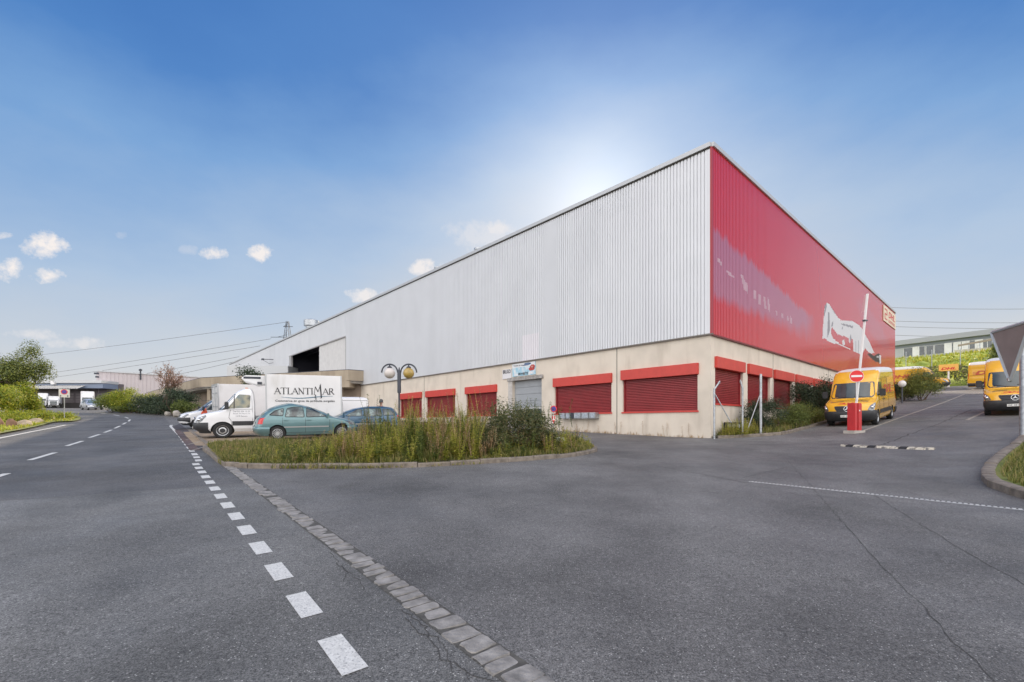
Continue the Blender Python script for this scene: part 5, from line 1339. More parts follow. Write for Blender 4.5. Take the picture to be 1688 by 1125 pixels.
# wire fence posts on the slope
FG = 'thin fence posts on the grassy hill'
for i, (u, v, y) in enumerate(((1493.5, 604, 63), (1536, 601, 62), (1583, 600, 60))):
    p = at(u, v, y); m = MB(); m.tube([(0, 0, 0), (0, 0, 2.6)], .045, 6); o_ = m.build('fence_post', M_['steel'], loc=(p.x, p.y, p.z - .6))
    tag(o_, ('pale fence post low on the grassy hill, nearest the red wall', 'pale fence post in the middle of the grassy slope', 'pale fence post below the concrete retaining wall')[i], 'fence post', FG)

# overhead lines and the pylon they come from
py = empty('pylon', (at(474, 0, 130).x, 130, 4), 0, 'top of a lattice power pylon sticking up behind the warehouse roof', 'pylon')
m = MB(); top = at(0, 530, 130).z - 4
for a, b in (((-1, -1), 0), ((1, -1), 0), ((1, 1), 0), ((-1, 1), 0)): m.bar((a[0] * 3, a[1] * 3, 0), (a[0] * .25, a[1] * .25, top), .11)
for k in range(12):
    z0_, z1_ = top * k / 12, top * (k + 1) / 12; w0, w1 = 3 - 2.75 * k / 12, 3 - 2.75 * (k + 1) / 12
    for (s0, s1) in (((-1, -1), (1, -1)), ((1, -1), (1, 1)), ((1, 1), (-1, 1)), ((-1, 1), (-1, -1))):
        m.bar((s0[0] * w0, s0[1] * w0, z0_), (s1[0] * w1, s1[1] * w1, z1_), .05)
m.build('lattice_mast', M_['dark_metal'], py)
za = at(0, 555, 130).z - 4
for z_ in (za, za + 3.0):
    m = MB(); m.bar((-4.8 if z_ == za else -1.2, 0, z_ - .2), (1.5, 0, z_ - .2), .13); m.bar((-3 if z_ == za else -1.2, 0, z_ - .2), (0, 0, z_ + .5), .08); m.build('cross_arm', M_['dark_metal'], py)
def wire(a, b, sag, label, grp):
    m = MB(); pts = [a.lerp(b, k / 24) - Vector((0, 0, sag * 4 * (k / 24) * (1 - k / 24))) for k in range(25)]
    m.tube(pts, .055, 5); o_ = m.build('power_line', mat('wire_grey', (.16, .16, .17), .6)); tag(o_, label, 'power line', grp)
for i, (u0, v0, u1, v1, y0) in enumerate(((62, 613.6, 447, 558.8, 165), (62, 621.5, 429, 570.6, 165), (65, 581, 474, 531, 165), (200, 618, 394, 588.4, 165), (266, 618.5, 385, 597, 165))):
    a, b = at(u0, v0, y0), at(u1, v1, 130); e = (a - b).normalized()
    wire(a + e * 90, b, 1.0, ('overhead wire second from the top, left of the warehouse', 'overhead wire third from the top, left of the warehouse', 'highest faint overhead wire, reaching the pylon tip', 'overhead wire fourth from the top, ending behind the silver wall', 'lowest overhead wire left of the warehouse')[i], 'overhead wires left of the warehouse')
for i, (v0, v1) in enumerate(((506, 508), (528, 531), (537, 541), (551, 556))):
    a, b = at(1430, v0, 140), at(1800, v1, 120); wire(a, b, .5, ('highest of the overhead wires right of the red wall', 'second overhead wire from the top, right of the red wall', 'third overhead wire from the top, right of the red wall', 'lowest overhead wire, just above the office roof')[i], 'overhead wires right of the red wall')

# ================================================================ street furniture
def globe_lamp():
    c = at(658, 700, 18.0); x, y = c.x, c.y; g = gz(x, y); P = empty('street_lamp', (x, y, g), 0, 'black double-globe street lamp with curved arms rising out of the tall weeds', 'street lamp')
    z = lambda v: H + (CV - v) / F * y - g
    m = MB(); m.tube([(0, 0, 0), (0, 0, z(647))], .035, 10); m.build('pole', M_['dark_metal'], P, smooth=40)
    m = MB(); m.lathe([(.0, z(648)), (.075, z(648)), (.075, z(616)), (.045, z(612)), (.02, z(607)), (0, z(605))], n=12); m.build('shaft', M_['dark_metal'], P, smooth=40)
    for s_ in (-1, 1):
        r = .315; cx = s_ * (r + .06); zc = z(615.5) + .02
        m = MB(); m.tube([(cx + r * math.cos(a) , 0, zc + r * 1.05 * math.sin(a)) for a in [math.pi * (k / 18) for k in range(19)]], .030, 8); m.bar((cx, 0, zc + r * 1.02), (cx, 0, zc + r * .62), .05); arm = m.build('arm', M_['dark_metal'], P, smooth=40)
        m = MB(); m.lathe([(0, 0), (.10, 0), (.07, .05), (0, .07)], (cx, 0, zc + r * .60 - .0), n=14); m.build('globe_cap', M_['dark_metal'], arm)
        m = MB(); m.sphere((cx, 0, zc - .02), .215, 24)
        m.build('globe', mat('globe_white', (.60, .55, .52), .35, coat=.2) if s_ < 0 else mat('globe_amber', (.42, .29, .08), .3, noise=.3, nscale=6, coat=.3), arm, smooth=80)
    return P
globe_lamp()

M_['barrier_red'] = mat('barrier_red', (.48, .025, .03), .4, noise=.1, nscale=5)
M_['sign_red'] = mat('sign_red', (.70, .02, .02), .35); M_['sign_white2'] = mat('sign_white2', (.78, .77, .75), .4); M_['sign_blue'] = mat('sign_blue', (.06, .05, .30), .4)
g = cast(1408, 714); yb_ = g.y; bp = empty('barrier', (g.x, g.y, g.z), R(20), 'raised red and white car park barrier in front of the parked yellow van', 'barrier')
m = MB(); m.box(-.34, .34, -.22, .22, -.1, .10); m.build('plinth', M_['concrete'], bp, bevel=.015)
hb = (710 - 665) / F * yb_
m = MB(); m.box(-.20, -.02, -.15, .15, .10, .10 + hb); m.box(.02, .24, -.15, .15, .10, .10 + hb); m.box(-.02, .02, -.12, .15, .10, .08 + hb); m.build('cabinet', M_['barrier_red'], bp, bevel=.015)
m = MB(); m.box(.07, .12, -.158, -.14, .10 + hb * .70, .16 + hb * .70); m.build('cabinet_label', M_['sign_white2'], bp)
ht = (665 - 480) / F * yb_; lx = .45
m = MB(); m.prism([(-.05, -.03, 0), (.05, -.03, 0), (.05, .03, 0), (-.05, .03, 0)], (0, 0, 1)); 
m = MB(); m.bar((.12, .0, .0 + hb), (.12 + lx, -.15, hb + ht), .085, .05); boom = m.build('boom', M_['sign_white2'], bp, bevel=.01)
m = MB()
for k in (.30, .76): c = Vector((.12, 0, hb)).lerp(Vector((.12 + lx, -.15, hb + ht)), k); m.box(c.x - .07, c.x + .09, c.y - .06, c.y + .05, c.z - .03, c.z + .03)
m.build('boom_clamp', M_['dark_metal'], boom)
ns = cast(1405, 713); ns.y -= .22; P = empty('no_entry_sign', (ns.x, ns.y, gz(ns.x, ns.y)), R(-22), 'round red no-entry sign on a thin post before the barrier box', 'road sign')
zc = (711 - 618) / F * ns.y; rr = 9.4 / F * ns.y * 1.02
m = MB(); m.tube([(0, 0, 0), (0, 0, zc)], .022, 8); m.build('post', M_['alloy'], P)
def disc(m, c, r, yo, mi=0, n=32, th=.012):
    m.prism([(c[0] + r * math.cos(2 * math.pi * k / n), yo, c[2] + r * math.sin(2 * math.pi * k / n)) for k in range(n)], (0, th, 0), mi)
m = MB(); disc(m, (0, 0, zc), rr, -.045, 0); face_ = m.build('sign_face', M_['sign_red'], P, fix=True)
m = MB(); m.box(-rr * .78, rr * .78, -.052, -.046, zc - rr * .17, zc + rr * .17); m.build('white_bar', M_['sign_white2'], face_)
m = MB(); m.tube([(rr * math.cos(a), -.04, zc + rr * math.sin(a)) for a in [2 * math.pi * k / 32 for k in range(33)]], .008, 5); m.build('rim', M_['sign_white2'], face_)

# speed bump, black and cream segments
a, b = cast(1386, 735.5), cast(1541, 741.5); a.y += 0; d = (b - a); L = d.length; d.normalize(); n = Vector((-d.y, d.x, 0)); m = MB(); N = 12; o = a.copy()
for k in range(N):
    p, q = a + d * (L * k / N + .01), a + d * (L * (k + 1) / N - .01); mi = [0, 1, 0, 0, 1, 0, 0, 0, 1, 0, 0, 0][k]
    w0 = .05 if k == 0 else .17; w1 = .05 if k == N - 1 else .17
    sec = [[on(*(c + n * s_ * w).xy, z_) - o for s_, z_ in ((-1, 0), (-.75, .035), (-.3, .055), (.3, .055), (.75, .035), (1, 0))] for c, w in ((p, w0), (q, w1))]
    for j in range(5): m.face([sec[0][j], sec[0][j + 1], sec[1][j + 1], sec[1][j]], mi)
    m.face(sec[0][::-1], mi); m.face(sec[1], mi)
sb = m.build('speed_bump', [mat('bump_cream', (.55, .50, .40), .7, noise=.3, nscale=9, stain=((9, 9, 9), .48, .6, (.14, .13, .12))), M_['rubber']], smooth=40, loc=o); tag(sb, 'cream and black rubber speed bump lying across the ramp', 'speed bump')

# steel gate posts at the corner of the red front
GP = 'galvanised fence posts by the warehouse corner'
def gpost(u, vb, y, vt, r, bend, label, brace=None, th=0):
    p = at(u, vb, y); g_ = gz(p.x, p.y); P = empty('gate_post', (p.x, p.y, g_), 0, label, 'fence post', GP); h = H + (CV - vt) / F * y - g_
    m = MB()
    if bend: m.tube([(0, 0, 0), (0, 0, h), (bend * .5, 0, h + .16), (bend, .0, h + .36)], [r, r, r * .9, r * .7], 10)
    else: m.tube([(0, 0, 0), (0, 0, h)], r, 12)
    m.build('post', M_['steel'], P, smooth=40)
    if brace:
        x1 = (brace[0] - u) / F * y; z1 = H + (CV - brace[1]) / F * y - g_; z0_ = H + (CV - brace[2]) / F * y - g_; m = MB(); m.tube([(0, 0, z0_), (x1, .05, max(.02, z1))], .022, 8); m.build('brace', M_['steel'], P, smooth=40)
    if bend: m = MB(); m.tube([(0, -.03, h), (-.01, -.03, h - .5)], .02, 6); m.tube([(bend * .2, .02, h + .02), (bend * 1.1, .02, h + .3)], .015, 6); m.build('wire_bracket', M_['steel'], P)
gpost(1177.5, 719, 19.9, 642, .042, .24, 'bent-topped galvanised post right at the warehouse corner', (1206, 697, 648))
gpost(1224, 720, 20.3, 640, .04, -.10, 'slim galvanised post in the middle, between the corner post and the thick one')
gpost(1254, 717, 20.3, 617, .055, 0, 'thick straight galvanised post with a slanting brace, before the shrubs', (1230, 721, 648))
# crate with three pale round lamps lying in the weeds by the posts
p = at(1209, 707, 21.2); P = empty('lamp_crate', (p.x, p.y, gz(p.x, p.y) + .12), R(10), 'dark crate with three pale round discs among the weeds by the posts', 'crate')
m = MB(); m.box(-.42, .42, -.05, .12, .10, .50); m.build('frame', M_['black_plastic'], P, bevel=.01)
for k in range(3): m = MB(); disc(m, (-.26 + k * .24, 0, .32), .09, -.085, 0, 20, .035); m.build('disc', mat('disc_grey', (.24 + .08 * (k > 0), .25 + .08 * (k > 0), .26 + .08 * (k > 0)), .5), P, bevel=.01)
m = MB(); m.box(-.40, .42, -.07, -.03, .06, .095); m.build('white_strip', M_['sign_white2'], P)

# letter boxes under the second window
lb = empty('letter_boxes', tuple(WW(-.0, LY(958), 0)), WR, 'row of grey steel letter boxes under the second window', 'letter box')
z0_, z1_ = LZ(950, 690.5), LZ(950, 681); yo = LY(958)
m = MB()
for (u0, u1) in ((988, 977), (976.5, 964.5), (964, 952), (947, 938.5), (938, 928)):
    m = MB(); m.box(-.36, -.02, LY(u0) - yo, LY(u1) - yo - .02, z0_, z1_); bx_ = m.build('letter_box', M_['steel'], lb, bevel=.008)
    m = MB(); a_, b_2 = LY(u0) - yo + .06, LY(u1) - yo - .08; m.box(-.372, -.36, a_, b_2, z0_ + .05, z1_ - .05); m.build('flap', mat('flap', (.36, .40, .45), .4, noise=.3, nscale=8), bx_)
m = MB(); m.box(-.38, -.0, LY(951.8) - yo, LY(947.3) - yo, z0_ + .03, z1_); m.build('divider', M_['dark_metal'], lb)

def noparking(P, cx, zc, r, yo):
    m = MB(); disc(m, (cx, 0, zc), r, yo, 0); f_ = m.build('sign_disc', M_['sign_red'], P, fix=True)
    m = MB(); disc(m, (cx, 0, zc), r * .74, yo - .005, 0, th=.004); m.build('blue_field', M_['sign_blue'], f_, fix=True)
    m = MB(); m.bar((cx - r * .55, yo - .009, zc + r * .55), (cx + r * .55, yo - .009, zc - r * .55), r * .2, .004); m.build('red_bar', M_['sign_red'], f_)
# round no-parking sign on a post near the door
p = at(912.5, 700, 24.5); P = empty('no_parking_sign', (p.x, p.y, gz(p.x, p.y)), R(5), 'small round no-parking sign on a post between the shrub and the letter boxes', 'road sign')
zc = H + (CV - 674.5) / F * 24.5 - P.location.z
m = MB(); m.tube([(0, .02, 0), (0, .02, zc)], .02, 8); m.build('post', M_['alloy'], P)
noparking(P, 0, zc, .18, -.03)
m = MB(); m.box(-.09, .09, -.02, -.005, zc - .82, zc - .36); pl_ = m.build('arrow_plate', M_['sign_white2'], P); m = MB(); m.box(-.08, -.03, -.026, -.021, zc - .55, zc - .37); m.box(.03, .08, -.026, -.021, zc - .55, zc - .37); m.prism([(-.08, -.026, zc - .6), (.08, -.026, zc - .6), (0, -.026, zc - .80)], (0, .005, 0)); m.build('arrow', M_['sign_red'], pl_)
# square sign on the left verge
p = at(106, 681, 41); P = empty('no_parking_sign', (p.x, p.y, gz(p.x, p.y)), R(38), 'square white no-parking panel on a steel post on the far-left verge', 'road sign')
z0_ = H + (CV - 655.5) / F * 41 - P.location.z; z1_ = H + (CV - 642) / F * 41 - P.location.z
m = MB(); m.tube([(0, .03, 0), (0, .03, z1_)], .035, 8); m.build('post', M_['alloy'], P)
m = MB(); m.box(-.36, .36, -.03, .0, z0_, z1_); pn = m.build('panel', mat('panel_cream', (.66, .62, .55), .5), P, bevel=.01)
noparking(P, 0, z0_ + .50, .22, -.055)
m = MB(); m.box(-.28, -.20, -.036, -.031, z0_ + .06, z0_ + .2); m.box(.18, .27, -.036, -.031, z0_ + .06, z0_ + .2); m.build('lettering', M_['grey_letter'], pn)

# yellow sign on a white pole
p = at(1563.5, 641, 54); P = empty('yellow_sign', (p.x, p.y, gz(p.x, p.y)), R(-40), 'yellow box sign on a white pole before the dark hedge', 'sign')
zq = lambda v: H + (CV - v) / F * 54 - P.location.z
m = MB(); m.tube([(0, 0, 0), (0, 0, zq(611))], .09, 10); m.build('pole', M_['sign_white2'], P)
m = MB(); m.box(-.85, .85, -.12, .12, zq(612), zq(601)); sg = m.build('sign_box', mat('sign_yellow', (.75, .42, .08), .4), P, bevel=.02)
m = MB(); add_text(m, 'DHL', lambda x, y: (-.65 + x, -.125, zq(610) + y), width=1.3, height=.3, bold=.04, shear=.25); m.build('lettering', M_['red_letter'], sg)

# galvanised post and give-way sign seen from behind, right edge
p = at(1688.5, 725, 13.7); P = empty('lamp_post', (p.x, p.y, gz(p.x, p.y)), 0, 'thick galvanised post at the right edge of the picture', 'post')
m = MB(); m.tube([(0, 0, 0), (0, 0, 2.8), (0, 0, 2.85)], [.105, .10, .02], 16); m.build('shaft', M_['steel'], P, smooth=40)
m = MB(); m.lathe([(.16, 0), (.16, .03), (.11, .05)], n=16); m.build('base_plate', M_['steel'], P)
m = MB(); m.box(-.02, .02, -.12, -.09, 1.3, 1.62); m.build('door_cover', M_['steel'], P)
D = 9.3; c = at(1665, 630, D); cl = at(1634.5, 547, D + .25); 
TH = R(-111.7)
hgt = (632 - 541) / F * D; hw = .63
P = empty('give_way_sign', (c.x - .36, c.y - .86, gz(c.x - .36, c.y - .86)), TH, 'grey back of a triangular give-way sign with a metal rim, right edge', 'road sign')
off = P.location.copy()
ctr = Matrix.Rotation(-TH, 3, 'Z') @ (c - off)
tri = [(ctr.x, ctr.y, c.z - off.z), (ctr.x + hw, ctr.y, c.z - off.z + hgt), (ctr.x - hw, ctr.y, c.z - off.z + hgt)]
def rtri(s_, yo, r=.06):
    cx = sum(t[0] for t in tri) / 3; cz = sum(t[2] for t in tri) / 3; q = [((t[0] - cx) * s_ + cx, (t[2] - cz) * s_ + cz) for t in tri]
    return [(a, ctr.y + yo, b) for a, b in round_poly(q, r)]
m = MB(); m.prism(rtri(.97, 0), (0, .006, 0)); tb = m.build('panel', mat('sign_back', (.24, .185, .165), .6, noise=.1, nscale=3), P, fix=True)
m = MB(); q = rtri(1.0, 0); m.tube(q + q[:1], .032, 6, caps=False); m.build('rim', M_['trim_grey'], tb, smooth=50)
m = MB(); m.box(ctr.x - .03, ctr.x + .03, ctr.y - .04, ctr.y - .0, tri[0][2] + .02, tri[0][2] + .09); m.bar((ctr.x - .3, ctr.y + .05, tri[0][2] + .75), (0, .05, tri[0][2] + .75), .035); m.build('bracket', M_['alloy'], P)
m = MB(); m.tube([(0, 0, 0), (0, 0, tri[1][2])], .03, 10); m.build('post', M_['steel'], P, smooth=40)

# low globe lamp in the far shrubs
p = at(1487, 640, 35.5); gl = empty('bollard_lamp', (p.x, p.y, gz(p.x, p.y)), 0, 'white globe on a short post before the round shrub', 'lamp')
zc = H + (CV - 633) / F * 35.5 - gl.location.z; m = MB(); m.tube([(0, 0, 0), (0, 0, zc - .2)], .05, 10); m.build('post', M_['dark_metal'], gl); m = MB(); m.sphere((0, 0, zc), .26, 20); m.build('globe', mat('globe_pale', (.7, .68, .64), .35), gl, smooth=80)
# white marker stones at the tip of the island
for (u, v, y, w_, h_, lb_) in ((924.5, 721, 16.1, .17, .27, 'white board with dark scrawls leaning in the grass at the island tip'), (914.5, 719, 16.4, .10, .16, 'smaller grey-blue block left of the white board')):
    p = at(u, v, y); m = MB(); m.prism([(-w_, 0, -.05), (w_ * 1.05, 0, -.05), (w_ * .75, .10, h_), (-w_ * .8, .10, h_ * .95)], (0, .06, 0)); o_ = m.build('leaning_board', M_['sign_white2'] if w_ > .12 else M_['steel'], bevel=.012, loc=(p.x, p.y, gz(p.x, p.y) + .12)); tag(o_, lb_, 'board')
    if w_ > .12:
        m = MB(); r_ = random.Random(2)
        for k in range(7): x_ = r_.uniform(-.6, .6) * w_; z_ = r_.uniform(.15, .75); yy = -.006 + .1 * (z_ * h_ + .05) / (h_ + .05); m.bar((x_, yy, z_ * h_), (x_ + r_.uniform(-.05, .05), yy + .0, z_ * h_ + r_.uniform(-.03, .04)), .014, .006)
        m.build('scrawl', M_['black_letter'], o_)

# person standing beyond the estate car
def person():
    p = at(628.3, 700, 24.8); g_ = gz(p.x, p.y)
    P = [(0, 0, .95, .13), (0, 0, 1.12, .12), (0, 0, 1.32, .15), (0, 0, 1.46, .09), (0, 0, 1.53, .055), (0, -.01, 1.62, .085), (0, -.01, 1.72, .09), (0, 0, 1.79, .05)]
    me = bpy.data.meshes.new('body'); V = [q[:3] for q in P]; E = [(k, k + 1) for k in range(7)]; RR = [q[3] for q in P]
    def chain(root, pts):
        prev = root
        for q in pts: V.append(q[:3]); RR.append(q[3]); E.append((prev, len(V) - 1)); prev = len(V) - 1
        return prev
    for s_ in (-1, 1):
        chain(0, [(s_ * .10, 0, .88, .095), (s_ * .11, -.02, .50, .062), (s_ * .11, .02, .10, .045), (s_ * .12, -.12, .05, .035)])
        e = chain(2, [(s_ * .17, 0, 1.42, .065), (s_ * .24, -.10, 1.20, .045), (s_ * .12, -.26, 1.34, .035), (s_ * .08, -.29, 1.42, .03)])
        for k in range(5): chain(e, [(s_ * (.08 - .02 + .012 * k), -.31, 1.48 + (.01 if 0 < k < 4 else -.02), .010), (s_ * (.08 - .02 + .012 * k), -.30, 1.52 + (.01 if 0 < k < 4 else -.03), .009)])
    me.from_pydata(V, E, []); o_ = bpy.data.objects.new('person', me); col.objects.link(o_)
    md = o_.modifiers.new('s', 'SKIN'); me.skin_vertices[0].data[0].use_root = True
    for k, r_ in enumerate(RR): me.skin_vertices[0].data[k].radius = (r_, r_ * .85)
    sb_ = o_.modifiers.new('u', 'SUBSURF'); sb_.levels = 1; sb_.render_levels = 1
    dg = bpy.context.evaluated_depsgraph_get(); dg.update(); m2 = bpy.data.meshes.new_from_object(o_.evaluated_get(dg)); o_.modifiers.clear(); o_.data = m2
    for mm in (mat('skin', (.42, .24, .18), .6), mat('maroon_cloth', (.13, .03, .035), .8, noise=.3, nscale=8), mat('dark_trousers', (.03, .03, .05), .8)): m2.materials.append(mm)
    for f_ in m2.polygons:
        z_ = f_.center.z; f_.material_index = 0 if (z_ > 1.50 or (f_.center.y < -.24)) else (1 if z_ > .95 else 2); f_.use_smooth = True
    o_.location = (p.x, p.y, g_); tag(o_, 'person in a maroon top and dark cap standing beyond the dark blue car', 'person')
    m = MB(); m.lathe([(.0, .16), (.07, .14), (.10, .08), (.105, .0), (.09, -.03)], (0, 0, 1.70), n=16); m.prism([(-.09, -.08, 1.70), (.09, -.08, 1.70), (.06, -.19, 1.69), (-.06, -.19, 1.69)], (0, 0, .012)); m.build('cap', M_['seat'], o_, smooth=40)
    m = MB()
    for s_ in (-1, 1): m.sphere((s_ * .032, -.088, 1.67), .011, 8); m.sphere((s_ * .095, 0, 1.66), .022, 8)
    m.sphere((0, -.10, 1.645), .014, 8); m.build('face_features', mat('features', (.2, .1, .08), .6), o_)
person()
# ================================================================ plants
rp = random.Random(21)
LM = {}
LM['sunny'] = leaf_mat('leaf_sunny', [(.09, .13, .01), (.20, .27, .02), (.34, .37, .03), (.44, .38, .05)], translucent=.4)
LM['mid'] = leaf_mat('leaf_mid', [(.06, .09, .02), (.13, .17, .035), (.22, .25, .055)], translucent=.35)
LM['dark'] = leaf_mat('leaf_dark', [(.02, .035, .015), (.04, .065, .03), (.07, .10, .045)], translucent=.15)
LM['bush'] = leaf_mat('leaf_bush', [(.03, .05, .015), (.07, .09, .025), (.13, .14, .045), (.20, .16, .07)], translucent=.25)
LM['olive'] = leaf_mat('leaf_olive', [(.06, .09, .02), (.14, .17, .035), (.26, .27, .05)], translucent=.2)
LM['pink'] = leaf_mat('leaf_pink', [(.16, .09, .06), (.30, .16, .11), (.38, .24, .16)], translucent=.3)
LM['weed'] = leaf_mat('leaf_weed', [(.15, .18, .03), (.34, .36, .05), (.52, .50, .09), (.56, .42, .15)], translucent=.45)
LM['dry'] = leaf_mat('leaf_dry', [(.28, .17, .08), (.48, .32, .16), (.60, .45, .28)], translucent=.35)
LM['grass'] = leaf_mat('grass_blade', [(.07, .10, .02), (.15, .18, .035), (.30, .28, .07), (.42, .32, .15)], translucent=.45)
LM['yellow_grass'] = leaf_mat('grass_yellow', [(.22, .28, .025), (.38, .40, .045), (.48, .42, .08)], translucent=.35)
LM['yellow_bits'] = leaf_mat('flower_bits', [(.5, .4, .05), (.6, .5, .12)], translucent=.2)
M_['bark'] = mat('bark', (.12, .085, .06), .9, noise=.3, nscale=9, bump=.5, bscale=30)
def leaf(m, p, n, size, asp=.55, r_=rp):
    n = Vector(n)
    if n.length < 1e-3: n = Vector((0, 0, 1))
    n.normalize(); a = Vector((r_.gauss(0, 1), r_.gauss(0, 1), r_.gauss(0, 1))); u = n.cross(a)
    if u.length < 1e-3: return
    u.normalize(); v = n.cross(u); L = size * r_.uniform(.6, 1.25); w = L * asp
    m.face([p - u * L * .5, p - v * w * .5 + n * L * .08, p + u * L * .5, p + v * w * .5 + n * L * .08])
def lump_crown(m, c, R3, n, size, lumps=9, rr=rp, asp=.55, fill=.35, zmin=None):
    """leaves spread through a crown made of overlapping lumps"""
    c = Vector(c); L = []
    for k in range(lumps):
        a = rr.uniform(0, 6.283); t = rr.uniform(-.75, .95); s = math.sqrt(max(0, 1 - t * t)); f_ = rr.uniform(.35, .78)
        L.append((c + Vector((R3[0] * s * math.cos(a) * f_, R3[1] * s * math.sin(a) * f_, R3[2] * t * f_)), rr.uniform(.26, .52)))
    wts = [l[1] ** 2 for l in L]
    for k in range(n):
        lc, lr = rr.choices(L, wts)[0]
        d = Vector((rr.gauss(0, 1), rr.gauss(0, 1), rr.gauss(0, 1))).normalized(); q = rr.uniform(.55, 1.08) if rr.random() > fill else rr.uniform(.1, .7)
        p = lc + Vector((d.x * R3[0], d.y * R3[1], d.z * R3[2])) * lr * q
        if zmin is not None and p.z < zmin: p.z = zmin + rr.uniform(0, .3)
        leaf(m, p, d + Vector((rr.gauss(0, .5), rr.gauss(0, .5), rr.gauss(.3, .5))), size, asp, rr)
    return L
def limb(m, a, b, r0, r1, rr, n=4):
    a, b = Vector(a), Vector(b); j = (b - a).length * .06
    pts = [a.lerp(b, k / n) + (Vector((rr.gauss(0, j), rr.gauss(0, j), rr.gauss(0, j * .5))) if 0 < k < n else Vector()) for k in range(n + 1)]
    m.tube(pts, [r0 + (r1 - r0) * k / n for k in range(n + 1)], 6); return pts
def bush(name, label, cat, x, y, R3, n, size, lm, lumps=10, seed=1, group=None, zc=None, stems=6, asp=.55, fill=.35):
    rr = random.Random(seed); g_ = gz(x, y); P = empty(name, (x, y, g_), 0, label, cat, group)
    m = MB(); zc = R3[2] * .85 if zc is None else zc
    L = lump_crown(m, (0, 0, zc), R3, n, size, lumps, rr, asp, fill, .04); m.build('foliage', LM[lm], P)
    m = MB()
    for k in range(stems):
        c, r_ = rr.choice(L); limb(m, (rr.gauss(0, .12), rr.gauss(0, .12), -.1), c, .03 + .012 * R3[2], .008, rr)
    m.build('stem', M_['bark'], P); return P
def tree(name, label, x, y, h, R3, n, size, lm, seed=1, trunk=.14, group=None, lumps=14, fill=.3, cat='tree', zc=None):
    rr = random.Random(seed); g_ = gz(x, y); P = empty(name, (x, y, g_), 0, label, cat, group)
    m = MB(); c = Vector((0, 0, h - R3[2] * .92 if zc is None else zc)); L = lump_crown(m, c, R3, n, size, lumps, rr, .55, fill); m.build('crown', LM[lm], P)
    m = MB(); tp = Vector((rr.gauss(0, .1), rr.gauss(0, .1), c.z)); pts = limb(m, (0, 0, -.2), tp, trunk, trunk * .5, rr, 6)
    for lc, lr in L: limb(m, pts[rr.randint(2, 6)], lc, trunk * .38, trunk * .08, rr)
    m.build('trunk', M_['bark'], P, smooth=60); return P
# ---- island
def inpoly(P, x, y):
    c = False
    for i in range(len(P)):
        x0, y0 = P[i][0], P[i][1]; x1, y1 = P[(i + 1) % len(P)][0], P[(i + 1) % len(P)][1]
        if (y0 > y) != (y1 > y) and x < (x1 - x0) * (y - y0) / (y1 - y0) + x0: c = not c
    return c
def edge_d(P, x, y):
    best = 9
    for i in range(len(P)):
        a = Vector(P[i][:2]); b = Vector(P[(i + 1) % len(P)][:2]); d = b - a; t = max(0, min(1, (Vector((x, y)) - a).dot(d) / max(1e-6, d.length_squared)))
        best = min(best, (a + d * t - Vector((x, y))).length)
    return best
def blades(m, x, y, z, h, rr, n=3, w=.008, lean=.35):
    for k in range(n):
        a = rr.uniform(0, 6.283); d = Vector((math.cos(a), math.sin(a), 0)); s = Vector((-d.y, d.x, 0)) * w * rr.uniform(.6, 1.3); hh = h * rr.uniform(.5, 1.2); l = hh * rr.uniform(.05, lean)
        b0 = Vector((x, y, z)) + d * rr.uniform(0, .03); mi_ = b0 + d * l * .35 + Vector((0, 0, hh * .6)); tp = b0 + d * l + Vector((0, 0, hh))
        m.face([b0 - s, b0 + s, mi_ + s * .7, mi_ - s * .7]); i = len(m.v); m.v.append(tuple(tp)); m.f.append((i - 2, i - 1, i)[::1]); m.m.append(0)
def wheight(x, y):
    t = min(1, max(0, (x + 8.0) / 5.4)); h = .22 + 1.02 * t * t * (3 - 2 * t)
    if x > -.9: h *= .55 if x < 1.2 else .45
    h *= 1 - .34 * min(1, max(0, (12.9 - y) / 1.7))
    return h
rr = random.Random(4); m = MB(); ISLP = [tuple(p) for p in ISL]; cnt = 0
while cnt < 17000:
    x, y = rr.uniform(-11.6, 3.4), rr.uniform(10.5, 18.6)
    if not inpoly(ISLP, x, y) or edge_d(ISLP, x, y) < .06: continue
    h = .10 + .14 * rr.random() + (.04 if x > -6 else .04) + .08 * math.sin(x * 2.1) * math.sin(y * 1.7)
    blades(m, x, y, gz(x, y) + .09, h * (.6 + .4 * min(1, edge_d(ISLP, x, y) / .5)), rr, 3, .009, .6); cnt += 1
for k in range(1500):
    t = rr.random() ** 2.2; p = cast(372 + 420 * t + rr.gauss(0, 4), min(772.5, 765 + 30 * t) - max(0, t - .55) * 18 + rr.gauss(0, 1.0)); blades(m, p.x, p.y, p.z + .02, rr.uniform(.08, .24) * (1 - .6 * min(1, t * 1.8)), rr, 3, .009, 1.1)
for k in range(500):
    t = rr.random(); p = cast(352 + 25 * t + rr.gauss(0, 2), 750 + 17 * t); blades(m, p.x, p.y, p.z + .03, rr.uniform(.08, .18), rr, 3, .009, 1.1)
stuff(m.build('grass', LM['grass']), 'green and straw-coloured grass covering the traffic island', 'grass')
